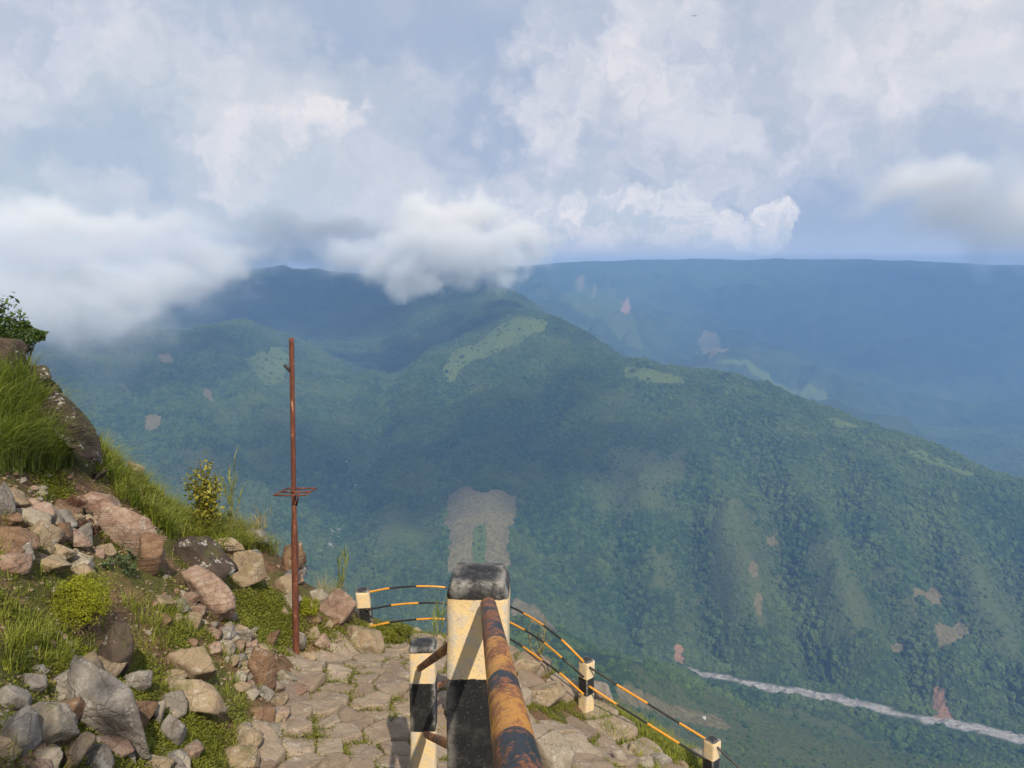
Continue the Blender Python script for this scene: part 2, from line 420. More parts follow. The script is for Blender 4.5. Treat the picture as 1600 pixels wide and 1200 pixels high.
# ---- far plateau
far_pts = [P(*a) for a in [
    (700, 418, 7600), (810, 418, 7200), (870, 415, 7000), (1000, 415, 6900), (1150, 417, 6800), (1250, 420, 6600), (1330, 419, 6500), (1380, 415, 6400), (1440, 419, 6300), (1520, 420, 6200), (1600, 421, 6100), (1750, 423, 6000),
    (860, 450, 6000), (880, 470, 5400), (960, 450, 6300), (978, 490, 5500), (1000, 540, 4700), (940, 520, 4700), (1060, 560, 4300),
    (1150, 580, 3900), (1230, 598, 3600), (1300, 622, 3350), (1350, 650, 3200), (1100, 500, 5600), (1200, 480, 6000), (1250, 540, 5300), (1150, 540, 4900),
    (1350, 560, 4900), (1350, 480, 5700), (1450, 500, 5300), (1450, 600, 4500), (1420, 660, 3900), (1550, 480, 5300), (1600, 560, 4700), (1550, 640, 4100), (1500, 715, 3500), (1600, 725, 3100), (1560, 705, 3300), (1700, 700, 3100), (1700, 560, 4600)]]
far_pts += [np.array(a, float) for a in [(0, 9000, 0), (3000, 9000, 0), (6000, 8000, 0), (6500, 6000, 0), (-1500, 8500, -100), (1000, 8800, 0), (4500, 4000, -600), (900, 2900, -900), (1500, 2500, -950), (2500, 2300, -950), (600, 4200, -750)]]
base_far = TPS(far_pts, 1e-3, 1000.0)
def H_far(x, y):
    z = base_far(x, y)
    wx = x + 150 * f2(x, y, 900, 2, 3.1)
    top = np.clip((z + 330) / 330, 0, 1)
    amp = 190 * (1 - top ** 3) * np.clip((y - 2500) / 1200, 0, 1)
    z = z + amp * (f2(wx, y * 0.6, 560, 4, 6.5, True) - 0.5)
    return z + 5 * f2(x, y, 90, 3, 8.0) + 22 * f2(x, y, 380, 4, 4.0) - 6
A2 = np.radians(np.linspace(-16, 52, 560)); R2 = np.geomspace(2500, 7700, 380)
AA, RR = np.meshgrid(A2, R2, indexing='ij'); fx = (RR * np.sin(AA)).ravel(); fy = (RR * np.cos(AA)).ravel(); fz = H_far(fx, fy)
def farpath(pts):
    q, ok = hit([p[0] for p in pts], [p[1] for p in pts], H_far, 2600, 10000, 500); return q
fc = np.zeros((len(fx), 3))
for p, k in [([(970, 470), (978, 462), (985, 470), (984, 490), (976, 492)], 2), ([(902, 432), (912, 430), (914, 450), (905, 455)], 0), ([(925, 445), (932, 445), (935, 462), (926, 464)], 0),
             ([(870, 470), (900, 440), (960, 450), (1000, 520), (1020, 555), (960, 520)], 3), ([(1120, 566), (1200, 584), (1290, 610), (1340, 640), (1270, 622), (1200, 600)], 1), ([(1560, 722), (1600, 708), (1620, 722), (1590, 732)], 1), ([(1090, 530), (1118, 512), (1140, 548), (1110, 560)], 0)]:
    q = farpath(p); a = 22
    m = in_poly(fx + a * f2(fx, fy, 150, 3, 1.0), fy + a * f2(fx, fy, 150, 3, 2.0), q)
    if k == 3: fc[:, 1] = np.maximum(fc[:, 1], .5 * m)
    else: fc[:, k] = np.maximum(fc[:, k], m)
far = mesh_obj('plateau', np.stack([fx, fy, fz], 1), grid_faces(len(A2), len(R2)), m_land, smooth=True, attrs={'cover': fc, 'cover2': np.zeros((len(fx), 3))})
tag(far, kind='structure')

# ---- forest canopy: too many crowns to count
def scatter(n, rmin, rmax, a0=-40, a1=40):
    u = RNG.random(n); r = np.sqrt(rmin ** 2 + u * (rmax ** 2 - rmin ** 2)); a = np.radians(a0 + RNG.random(n) * (a1 - a0))
    return r * np.sin(a), r * np.cos(a)
fxs, fys = scatter(520000, 480, 4300)
cv = land_cover(fxs, fys)
dens = 0.70 + 0.6 * f2(fxs, fys, 240, 3, 21.0) + .5 * f2(fxs, fys, 50, 2, 31.0)
gd = np.full(len(fxs), 1e9)
for q, d, wd in GUL: gd = np.minimum(gd, seg_dist(fxs, fys, q)[0] / wd)
dens = dens + 0.4 * np.exp(-(gd / .8) ** 2)
dens = dens * (1 - 0.72 * cv[:, 3] * (gd > .9)) * (1 - cv[:, 0]) * (1 - cv[:, 1] * .93) * (1 - cv[:, 2]) * (1 - near_river(fxs, fys))
keep = RNG.random(len(fxs)) < dens
fxs, fys, gd, cvk = fxs[keep], fys[keep], gd[keep], cv[keep]
fzs = H_mid(fxs, fys)
scl = np.exp(RNG.normal(1.10, .40, len(fxs))).clip(1.2, 8) * (1 + .35 * np.exp(-(gd) ** 2)) * (1 - .35 * cvk[:, 3])
m_tree, nt, out = material('forest_crowns')
rnd = nt.new('ShaderNodeObjectInfo').outputs['Random']; pos = nt.new('ShaderNodeNewGeometry').outputs['Position']
c = nt.mix(nt.ramp(rnd, 0, 1, smooth=False), (.018, .048, .016), (.078, .125, .032))
c = nt.mix(nt.ramp(nt.noise(pos, .006, 4, .65), .42, .64, 0, .7), c, (.110, .145, .036))
c = nt.mix(nt.ramp(nt.noise(pos, .5, 3, .6), .3, .7, 0, .5), c, (.015, .030, .012))
principled(nt, out, c, .95, None, .15)
me = bpy.data.meshes.new('forest'); me.vertices.add(len(fxs)); me.vertices.foreach_set('co', np.stack([fxs, fys, fzs], 1).astype(np.float32).ravel())
me.attributes.new('sc', 'FLOAT', 'POINT').data.foreach_set('value', scl.astype(np.float32))
me.attributes.new('rz', 'FLOAT', 'POINT').data.foreach_set('value', (RNG.random(len(fxs)) * 6.28).astype(np.float32))
me.attributes.new('vr', 'INT', 'POINT').data.foreach_set('value', RNG.integers(0, 4, len(fxs)).astype(np.int32))
me.materials.append(m_tree)
forest = bpy.data.objects.new('forest', me); COL.objects.link(forest); tag(forest, kind='stuff')
g = bpy.data.node_groups.new('crowns', 'GeometryNodeTree'); g.interface.new_socket('Geometry', in_out='INPUT', socket_type='NodeSocketGeometry'); g.interface.new_socket('Geometry', in_out='OUTPUT', socket_type='NodeSocketGeometry')
N = g.nodes; Lk = g.links
gi = N.new('NodeGroupInput'); go = N.new('NodeGroupOutput'); jn = N.new('GeometryNodeJoinGeometry'); Lk.new(jn.outputs[0], go.inputs[0])
def named(nm, typ):
    a = N.new('GeometryNodeInputNamedAttribute'); a.data_type = typ; a.inputs[0].default_value = nm; return a.outputs[0]
for k in range(4):
    ico = N.new('GeometryNodeMeshIcoSphere'); ico.inputs['Radius'].default_value = 1; ico.inputs['Subdivisions'].default_value = 3
    sp = N.new('GeometryNodeSetPosition'); Lk.new(ico.outputs[0], sp.inputs[0])
    nz = N.new('ShaderNodeTexNoise'); nz.noise_dimensions = '4D'; nz.inputs['W'].default_value = 3.3 * k; nz.inputs['Scale'].default_value = 1.7; nz.inputs['Detail'].default_value = 3
    sb = N.new('ShaderNodeVectorMath'); sb.operation = 'SUBTRACT'; Lk.new(nz.outputs['Color'], sb.inputs[0]); sb.inputs[1].default_value = (.5, .5, .5)
    ml = N.new('ShaderNodeVectorMath'); ml.operation = 'SCALE'; Lk.new(sb.outputs[0], ml.inputs[0]); ml.inputs['Scale'].default_value = 1.9
    Lk.new(ml.outputs[0], sp.inputs['Offset'])
    sm = N.new('GeometryNodeSetMaterial'); sm.inputs['Material'].default_value = m_tree; Lk.new(sp.outputs[0], sm.inputs[0])
    ip = N.new('GeometryNodeInstanceOnPoints'); Lk.new(gi.outputs[0], ip.inputs['Points']); Lk.new(sm.outputs[0], ip.inputs['Instance'])
    cmpn = N.new('FunctionNodeCompare'); cmpn.data_type = 'INT'; cmpn.operation = 'EQUAL'; Lk.new(named('vr', 'INT'), cmpn.inputs[2]); cmpn.inputs[3].default_value = k
    Lk.new(cmpn.outputs[0], ip.inputs['Selection'])
    cx = N.new('ShaderNodeCombineXYZ'); Lk.new(named('rz', 'FLOAT'), cx.inputs[2]); Lk.new(cx.outputs[0], ip.inputs['Rotation'])
    Lk.new(named('sc', 'FLOAT'), ip.inputs['Scale'])
    Lk.new(ip.outputs[0], jn.inputs[0])
md = forest.modifiers.new('crowns', 'NODES'); md.node_group = g

#FOREGROUND
# ================================================================== NEAR GROUND
near_px = [
    # path and terrace
    (500, 1200, 5.0), (600, 1200, 5.1), (400, 1200, 4.8), (480, 1100, 6.0), (600, 1100, 6.2), (550, 1040, 7.2), (640, 1045, 7.4), (462, 1022, 7.4), (700, 1105, 6.5), (567, 992, 8.3),
    (830, 1060, 8.1), (917, 1120, 8.0), (900, 1190, 6.5), (800, 1200, 6.1), (660, 1238, 4.6), (720, 1040, 7.7), (1040, 1200, 7.4), (1113, 1248, 7.4), (980, 1180, 7.5),
    # outer lip of the terrace
    (600, 985, 8.9), (700, 1000, 8.9), (800, 1024, 8.9), (850, 1042, 8.8), (900, 1078, 8.6), (950, 1112, 8.4), (1010, 1145, 8.2), (1100, 1205, 7.9),
    # slope on the left
    (400, 1100, 5.4), (330, 1200, 4.3), (200, 1200, 3.6), (60, 1200, 3.0), (60, 1100, 3.4), (0, 1000, 3.7), (200, 1050, 4.6), (350, 1000, 6.0), (420, 950, 7.4), (300, 900, 6.6), (200, 900, 5.6),
    (100, 850, 5.2), (0, 800, 4.8), (100, 745, 6.0), (0, 690, 5.6), (0, 620, 6.3), (100, 690, 6.4), (145, 705, 7.8), (200, 745, 8.4), (290, 812, 8.9), (400, 842, 9.6), (480, 915, 9.6), (540, 945, 9.2), (250, 835, 7.6), (350, 855, 8.2), (60, 590, 7.0), (-60, 540, 7.0), (10, 560, 7.0), (100, 1000, 4.2), (300, 1100, 4.7)]
near_pts = [P(*a) for a in near_px] + [np.array(a, float) for a in [
    (0, 0, -1.62), (0.3, 1.2, -1.95), (-.1, 1.95, -2.25), (-.3, 3.0, -2.7), (.8, 2, -2.5), (.7, 4, -3.25), (2, 3, -4.0), (2.0, 5, -4.6), (0, -2, -1.3), (-1.5, 0, -1.2), (-2.2, 1.5, -1.3), (-3.5, 0, -.4), (-4, 3, -.7), (-6, 4, .6), (-8, 7, .8), (-5, 0, .5), (1.5, 0, -2.5), (4, 0, -5),
    (-6.5, 10, -3.2), (-5.5, 11.5, -5), (-8, 14, -6), (-4, 13, -8.5), (-2, 12.5, -8.5), (0, 12, -8.5), (1.2, 11, -8.5), (2.2, 9.8, -8.2), (3.2, 8.8, -8.0), (3.2, 7.2, -6.6), (4, 5, -7.5), (5, 10, -13), (0, 16, -15), (-8, 18, -14), (6, 4, -11)]]
base_near = TPS(near_pts, 2e-3, 1.0)
def H_near(x, y):
    x = np.asarray(x, float); y = np.asarray(y, float); sh = x.shape; x = x.ravel(); y = y.ravel()
    z = base_near(x, y)
    rough = np.clip((-1.0 - x + .12 * (y - 4)) / .8, 0.15, 1)
    z = z + rough * (.10 * f2(x, y, 1.1, 3, 2.2) + .03 * f2(x, y, .25, 2, 5.2))
    return z.reshape(sh)
def H_near_fast_grid():
    gx = np.arange(-9.5, 6.6, .045); gy = np.arange(-3, 17, .045)
    X, Y = np.meshgrid(gx, gy, indexing='ij'); Z = H_near(X.ravel(), Y.ravel()).reshape(X.shape)
    return gx, gy, Z
GX, GY, GZ = H_near_fast_grid()
def HN(x, y):  # bilinear look-up of the sheet
    x = np.clip(np.asarray(x, float), GX[0], GX[-2]); y = np.clip(np.asarray(y, float), GY[0], GY[-2])
    fx_ = (x - GX[0]) / .045; fy_ = (y - GY[0]) / .045; i = fx_.astype(int); j = fy_.astype(int); u = fx_ - i; v = fy_ - j
    return GZ[i, j] * (1 - u) * (1 - v) + GZ[i + 1, j] * u * (1 - v) + GZ[i, j + 1] * (1 - u) * v + GZ[i + 1, j + 1] * u * v
def HNo(x, y):
    o = (x < GX[0]) | (x > GX[-2]) | (y < GY[0]) | (y > GY[-2]); return np.where(o, -1e6, HN(x, y))
def spot(px, py):
    for k in range(40):
        q, ok = hit([px], [py + 3 * k], HNo, .8, 16, 900)
        if ok[0]: break
    return q[0]
def spots(pts):
    q, ok = hit([p[0] for p in pts], [p[1] for p in pts], HNo, .8, 16, 900); return q
def proj(x, y, z):
    dpt = y * CP - z * SP; up = y * SP + z * CP
    return 800 + F * x / dpt, 600 - F * up / dpt, dpt
def zone(n, poly, hf=None, margin=1.5):
    """random ground spots whose place in the photo falls inside an outline"""
    got = []
    q = spots(poly); lo = q[:, :2].min(0) - margin; hi = q[:, :2].max(0) + margin
    lo = np.maximum(lo, [-9.4, 1.0]); hi = np.minimum(hi, [6.4, 13]); cnt = 0
    for _ in range(60):
        p = lo + RNG.random((20000, 2)) * (hi - lo); z = HN(p[:, 0], p[:, 1])
        a, b, d = proj(p[:, 0], p[:, 1], z)
        j = 7 * f2(p[:, 0], p[:, 1], .3, 2, 4.4)
        m = in_poly(a + j, b + j, poly) & (d > .8)
        if hf is not None: m &= RNG.random(len(m)) < hf(p[:, 0], p[:, 1])
        got.append(np.c_[p[m], z[m]]); cnt += m.sum()
        if cnt >= n: break
    g_ = np.concatenate(got)[:n]
    return g_

PATH_PX = [(350, 1260), (385, 1200), (425, 1135), (440, 1090), (462, 1060), (475, 1038), (520, 1020), (570, 1012), (620, 1005), (660, 1008), (700, 1012), (760, 1016), (800, 1030), (850, 1046), (895, 1078), (925, 1112), (955, 1150), (1000, 1185), (1080, 1230), (1100, 1290), (700, 1500), (300, 1400)]
GXX, GYY = np.meshgrid(GX, GY, indexing='ij')
gpx, gpy, gd_ = proj(GXX.ravel(), GYY.ravel(), GZ.ravel())
onpath = in_poly(gpx, gpy, PATH_PX) & (gd_ > 1)
def blur(a, n=3):
    for _ in range(n):
        a = (a + np.roll(a, 1, 0) + np.roll(a, -1, 0) + np.roll(a, 1, 1) + np.roll(a, -1, 1)) / 5
    return a
PM = blur(onpath.reshape(GZ.shape).astype(float), 3)
def pathmask(x, y):
    i = np.clip(((x - GX[0]) / .045).astype(int), 0, len(GX) - 1); j = np.clip(((y - GY[0]) / .045).astype(int), 0, len(GY) - 1)
    return PM[i, j]

m_soil, nt, out = material('soil_and_moss')
oc = nt.new('ShaderNodeTexCoord').outputs['Object']
n_a = nt.noise(oc, 1.6, 5, .65); n_b = nt.noise(oc, 14, 5, .65); n_c = nt.noise(oc, 60, 3, .6)
c = nt.mix(nt.ramp(n_b, .3, .7), (.085, .048, .028), (.21, .125, .070))
c = nt.mix(nt.ramp(n_c, .55, .72, 0, .7), c, (.34, .26, .18))
moss = nt.mix(n_b, (.045, .060, .014), (.110, .125, .025))
c = nt.mix(nt.ramp(n_a, .46, .60, 0, .8), c, moss)
ht = nt.math('ADD', nt.math('MULTIPLY', n_b, .6), nt.math('MULTIPLY', n_c, .4))
principled(nt, out, c, .95, nt.bump(ht, 1, .035), .15)
ground = mesh_obj('ground', np.stack([GXX.ravel(), GYY.ravel(), GZ.ravel()], 1), grid_faces(len(GX), len(GY)), m_soil, smooth=True)
tag(ground, kind='structure')

# ------------------------------------------------------------------ stone
def rock_mat(name, ca, cb, cc, lichen=.35, dark=.3, strata=0.0):
    m, nt, out = material(name)
    oc = nt.new('ShaderNodeTexCoord').outputs['Object']; rnd = nt.new('ShaderNodeObjectInfo').outputs['Random']
    off = nt.new('ShaderNodeCombineXYZ'); nt.put(off.inputs[0], nt.math('MULTIPLY', rnd, 37.0)); nt.put(off.inputs[1], nt.math('MULTIPLY', rnd, 11.0))
    v = nt.vm('ADD', oc, off.outputs[0])
    st = nt.vm('MULTIPLY', v, (1, 1, 3.5)) if strata else v
    n1 = nt.noise(st, 2.6, 6, .62, .6); n2 = nt.noise(v, 11, 6, .7); n3 = nt.noise(v, 70, 3, .6)
    c = nt.mix(nt.ramp(n1, .34, .62), ca, cb)
    c = nt.mix(nt.ramp(n2, .45, .70, 0, .75), c, cc)
    c = nt.mix(nt.ramp(nt.noise(v, 3.3, 5, .7, .3), .53, .60, 0, dark), c, (.055, .040, .032))
    li = nt.ramp(nt.noise(v, 8, 6, .75, .2), .57, .62, 0, lichen)
    c = nt.mix(li, c, (.55, .53, .47))
    c = nt.mix(nt.ramp(n3, .3, .8, 0, .35), c, (.07, .055, .045))
    cr = nt.vor(nt.vm('ADD', v, nt.vm('MULTIPLY', nt.noise(v, 4, 4, .6, col=True), (.25, .25, .25))), 5.0, 'DISTANCE_TO_EDGE')
    crk = nt.ramp(cr, 0, .022, 0, 1)
    c = nt.mix(nt.math('MULTIPLY', nt.math('SUBTRACT', 1.0, crk), .14), c, (.05, .035, .025))
    nzz = nt.new('ShaderNodeSeparateXYZ'); nt.l.new(nt.new('ShaderNodeNewGeometry').outputs['Normal'], nzz.inputs[0])
    c = nt.mix(nt.math('MULTIPLY', nt.ramp(nzz.outputs[2], .2, .9), nt.ramp(nt.noise(v, 5, 5, .7), .56, .64, 0, .55)), c, (.11, .115, .03))
    h = nt.math('ADD', nt.math('MULTIPLY', n2, .6), nt.math('ADD', nt.math('MULTIPLY', n3, .2), nt.math('MULTIPLY', crk, .15)))
    if strata:
        wv = nt.noise(nt.vm('MULTIPLY', v, (1, 1, 16)), 2.2, 4, .6)
        c = nt.mix(nt.ramp(wv, .5, .65, 0, .5), c, cc); h = nt.math('ADD', h, nt.math('MULTIPLY', wv, .5 * strata))
    principled(nt, out, c, .9, nt.bump(h, .9, .03), .2)
    return m
RM = {
    'tan': rock_mat('tan_sandstone', (.27, .20, .125), (.36, .275, .18), (.20, .14, .09), .35, .35),
    'grey': rock_mat('grey_stone', (.19, .165, .14), (.29, .26, .225), (.13, .11, .095), .45, .3),
    'dark': rock_mat('dark_lichen_stone', (.050, .036, .028), (.095, .068, .052), (.05, .038, .03), .8, .4),
    'pink': rock_mat('pinkish_sandstone', (.26, .165, .12), (.38, .28, .21), (.18, .10, .07), .30, .3, 1.0),
    'brown': rock_mat('brown_stone', (.18, .105, .06), (.27, .17, .105), (.14, .08, .05), .25, .3, 1.0),
    'pale': rock_mat('pale_stone', (.28, .235, .18), (.37, .32, .25), (.20, .165, .12), .3, .18),
}
import bmesh
_ICO = {}
def ico(level):
    if level not in _ICO:
        bm = bmesh.new(); bmesh.ops.create_icosphere(bm, subdivisions=level, radius=1)
        bm.verts.ensure_lookup_table()
        _ICO[level] = (np.array([v.co for v in bm.verts]), np.array([[v.index for v in f.verts] for f in bm.faces])); bm.free()
    return _ICO[level]
def rock_verts(level, seed, nplanes=9, sharp=.70, rough=.05):
    """a broken block: jittered box planes plus chips, worn edges, fractured surface"""
    rg = np.random.default_rng(seed); v, f = ico(level)
    ax = np.concatenate([np.eye(3), -np.eye(3)]) + rg.normal(0, .22, (6, 3))
    ex = rg.normal(size=(nplanes, 3)); n = np.concatenate([ax, ex]); n /= np.linalg.norm(n, axis=1)[:, None]
    d = np.concatenate([rg.uniform(.55, .80, 6), rg.uniform(sharp, sharp + .30, nplanes)])
    n = n @ rot_m(*(rg.random(3) * 1.0))
    c = v @ n.T; r = np.where(c > .05, d / np.maximum(c, .05), 9.0)
    k = 85.0; r = -np.log(np.exp(-np.minimum(r, 3) * k).sum(1)) / k
    p = v * r[:, None]
    q = v * 1.7 + seed % 97
    stp = fbm(q, 3); stp = np.round(stp * 7) / 7 * .6 + stp * .4   # small ledges
    p = p + v * (rough * 1.5 * stp[:, None] + rough * .7 * fbm(v * 6.0 + seed % 31, 3, True)[:, None])
    return p, f
def rot_m(ax, ay, az_):
    return np.array((Matrix.Rotation(az_, 3, 'Z') @ Matrix.Rotation(ay, 3, 'Y') @ Matrix.Rotation(ax, 3, 'X')))
def rock(px, py, w, h, mat, label, seed, tilt=0, deep=.8, level=4, group=None, planes=11, sharp=.70, rough=.05, sink=.25, cat='rock', name='rock', pull=0.0, dims=None, point=0.0):
    """photo box: centre (px, py), w x h pixels; the rock sits where its foot meets the ground"""
    g0 = spot(px, py + h * .42); dpt = g0[1] * CP - g0[2] * SP
    w *= 1.08; h *= 1.08; W_, Hh = w * dpt / F / 2, h * dpt / F / 2
    v, f = rock_verts(level, seed, planes, sharp, rough)
    ext = (v.max(0) - v.min(0)) / 2; v = (v - (v.max(0) + v.min(0)) / 2) / ext
    a = R(tilt); ca, sa = abs(math.cos(a)), abs(math.sin(a))
    # un-tilted half sizes that give the wanted outline
    if tilt:
        k = max(ca * ca - sa * sa, .25); A = max((W_ * ca - Hh * sa) / k, W_ * .72); B = max((Hh * ca - W_ * sa) / k, Hh * .50)
    else: A, B = W_, Hh
    if dims: A, B = dims[0] * dpt / F, dims[1] * dpt / F
    D = deep * (A + B) / 2
    if point: v[:, :2] *= (1 - point * (v[:, 2:3] + .3)).clip(.15, 1.4); v[:, 0] += .18 * v[:, 2]
    v = v * np.array([A, D, B * 1.08])
    Rm = np.array(Matrix.Rotation(-a, 3, 'Y')); v = v @ Rm.T
    c0 = P(px, py, dpt + D * .35 - pull) - np.array([0, 0, B * .08])
    o = mesh_obj(name, v, f, RM[mat], smooth=True, loc=c0)
    return tag(o, label, cat, group)

# ------------------------------------------------------------------ foliage
def leaf_mat(name, ca, cb, trans=.35, rough=.55):
    m, nt, out = material(name)
    t = nt.attr('tint', 'Fac'); c = nt.mix(t, ca, cb)
    b = principled(nt, None, c, rough, None, .3); tr = nt.new('ShaderNodeBsdfTranslucent')
    nt.l.new(nt.vm('MULTIPLY', c, (1.15, 1.2, .7)), tr.inputs[0])
    mx_ = nt.new('ShaderNodeMixShader'); mx_.inputs[0].default_value = trans
    nt.l.new(b.outputs[0], mx_.inputs[1]); nt.l.new(tr.outputs[0], mx_.inputs[2]); nt.l.new(mx_.outputs[0], out.inputs[0])
    return m
LM = {
    'grass': leaf_mat('fresh_grass', (.085, .125, .015), (.36, .36, .055)),
    'lush': leaf_mat('lush_grass', (.060, .10, .016), (.36, .39, .075)),
    'dry': leaf_mat('dry_grass', (.24, .20, .09), (.46, .38, .20)),
    'cover': leaf_mat('creeping_leaves', (.065, .085, .012), (.27, .27, .030)),
    'gold': leaf_mat('yellow_green_needles', (.13, .16, .012), (.42, .42, .030)),
    'shrub': leaf_mat('shrub_leaves', (.035, .065, .018), (.11, .16, .035)),
    'spurge': leaf_mat('grey_green_leaves', (.09, .14, .07), (.20, .27, .13)),
    'brownmoss': leaf_mat('dried_brown_sprigs', (.08, .035, .025), (.20, .10, .06), .1),
    'sapling': leaf_mat('sapling_leaves', (.11, .12, .018), (.40, .35, .04)),
    'twig': leaf_mat('twigs', (.06, .040, .025), (.14, .09, .055), .0),
    'white': leaf_mat('white_petals', (.7, .7, .66), (.8, .8, .76), .2),
}
def blades(base, hgt, lean, width, dirang, tint, seg=4, curl=1.0):
    """grass blades: arching strips; arrays of length n. returns v, f, tint"""
    n = len(base); t = np.linspace(0, 1, seg + 1)
    d = np.stack([np.cos(dirang), np.sin(dirang), np.zeros(n)], 1); s = np.stack([-np.sin(dirang), np.cos(dirang), np.zeros(n)], 1)
    V = np.empty((n, seg + 1, 2, 3))
    for k, tt in enumerate(t):
        c = base + d * (lean * hgt * tt ** 2)[:, None]; c[:, 2] += hgt * (tt - .42 * curl * np.clip(lean, 0, 2) * tt ** 2.6)
        wd = width * (1 - tt ** 1.6) + 1e-4
        V[:, k, 0] = c - s * wd[:, None] / 2; V[:, k, 1] = c + s * wd[:, None] / 2
    v = V.reshape(-1, 3); i = np.arange(n)[:, None] * (2 * (seg + 1)) + np.arange(seg)[None] * 2; i = i.ravel()
    f = np.stack([i, i + 1, i + 3, i + 2], 1)
    return v, f, np.repeat(tint, 2 * (seg + 1))
def merge(parts):
    V, Fc, T, o = [], [], [], 0
    for v, f, t in parts:
        V.append(v); Fc.append(f + o); T.append(t); o += len(v)
    return np.concatenate(V), np.concatenate(Fc), np.concatenate(T)
def tufts(cent, nper, h, lean=(.2, 1.1), width=.006, spread=.05, seg=4, curl=1.0, bias=None):
    n = len(cent) * nper; b = np.repeat(cent, nper, 0).astype(float)
    ang = RNG.random(n) * 6.283; r = spread * np.sqrt(RNG.random(n))
    b[:, 0] += r * np.cos(ang); b[:, 1] += r * np.sin(ang); b[:, 2] -= .015
    dirn = ang + RNG.normal(0, .5, n)
    if bias is not None: dirn = np.where(RNG.random(n) < .55, bias + RNG.normal(0, .6, n), dirn)
    hs = np.repeat(.65 + .7 * RNG.random(len(cent)), nper) * h * (.5 + .6 * RNG.random(n))
    ln = lean[0] + (lean[1] - lean[0]) * RNG.random(n) ** 1.4
    tint = np.clip(np.repeat(RNG.random(len(cent)), nper) * .5 + RNG.random(n) * .5, 0, 1)
    return blades(b, hs, ln, width * (.6 + .8 * RNG.random(n)), dirn, tint, seg, curl)
def leaves(c, size, tint, up=.3, aspect=2.2):
    """diamond leaves at centres c"""
    n = len(c); nn = RNG.normal(size=(n, 3)); nn[:, 2] = np.abs(nn[:, 2]) + up; nn /= np.linalg.norm(nn, axis=1)[:, None]
    t = RNG.normal(size=(n, 3)); t -= (t * nn).sum(1)[:, None] * nn; t /= np.linalg.norm(t, axis=1)[:, None]; b = np.cross(nn, t)
    s = np.asarray(size)[:, None] if np.ndim(size) else size
    V = np.stack([c - t * s * .5, c - b * s * .5 / aspect + nn * s * .06, c + t * s * .5, c + b * s * .5 / aspect + nn * s * .06], 1)
    i = np.arange(n) * 4
    return V.reshape(-1, 3), np.stack([i, i + 1, i + 2, i + 3], 1), np.repeat(tint, 4)
def foliage_obj(name, parts, mat, parent=None, **kw):
    v, f, t = merge(parts) if isinstance(parts, list) else parts
    o = mesh_obj(name, v, f, LM[mat] if isinstance(mat, str) else mat, parent, attrs={'tint': t}, **kw)
    return o
def tube(path, rad, n=8, closed_ends=True):
    path = np.asarray(path, float); rad = np.broadcast_to(np.asarray(rad, float), (len(path),))
    tg = np.gradient(path, axis=0); tg /= np.linalg.norm(tg, axis=1)[:, None]
    ref = np.array([0, 0, 1.0]) if abs(tg[0, 2]) < .8 else np.array([1.0, 0, 0])
    V = []; UV = []; L_ = np.r_[0, np.cumsum(np.linalg.norm(np.diff(path, axis=0), axis=1))]
    for i, p in enumerate(path):
        a = np.cross(tg[i], ref); a /= np.linalg.norm(a); b = np.cross(a, tg[i]); th = np.linspace(0, 2 * np.pi, n, endpoint=False)
        V.append(p + rad[i] * (np.cos(th)[:, None] * a + np.sin(th)[:, None] * b)); UV.append(np.stack([th / 6.283, np.full(n, L_[i])], 1))
    v = np.concatenate(V); uv = np.concatenate(UV); m = len(path)
    k = (np.arange(m - 1)[:, None] * n + np.arange(n)[None]).ravel(); j = (np.arange(m - 1)[:, None] * n + (np.arange(n)[None] + 1) % n).ravel()
    f = [np.stack([k, j, j + n, k + n], 1)]
    if closed_ends:
        f += [np.arange(n)[None, ::-1].copy(), (np.arange(n)[None] + (m - 1) * n).copy()]
    return v, f, uv
def dens_path(pts, step):
    pts = np.asarray(pts, float); L_ = np.r_[0, np.cumsum(np.linalg.norm(np.diff(pts, axis=0), axis=1))]
    n = max(2, int(L_[-1] / step) + 1); s = np.linspace(0, L_[-1], n)
    return np.stack([np.interp(s, L_, pts[:, i]) for i in range(3)], 1)
def smooth_path(pts, n=40):
    pts = np.asarray(pts, float); out_ = []
    q = np.vstack([2 * pts[0] - pts[1], pts, 2 * pts[-1] - pts[-2]])
    for i in range(1, len(q) - 2):
        for t in np.linspace(0, 1, n // (len(pts) - 1) + 1, endpoint=False):
            a, b, c_, d_ = q[i - 1], q[i], q[i + 1], q[i + 2]
            out_.append(.5 * ((2 * b) + (-a + c_) * t + (2 * a - 5 * b + 4 * c_ - d_) * t * t + (-a + 3 * b - 3 * c_ + d_) * t ** 3))
    out_.append(q[-2]); return np.array(out_)
def empty(name, loc, label, cat, group=None):
    o = bpy.data.objects.new(name, None); COL.objects.link(o); o.location = loc; o.empty_display_size = .2
    bpy.context.view_layer.update()
    return tag(o, label, cat, group)
def child(name, parent, v, f, mat, **kw):
    return mesh_obj(name, np.asarray(v) - np.array(parent.location), f, mat, parent, **kw)

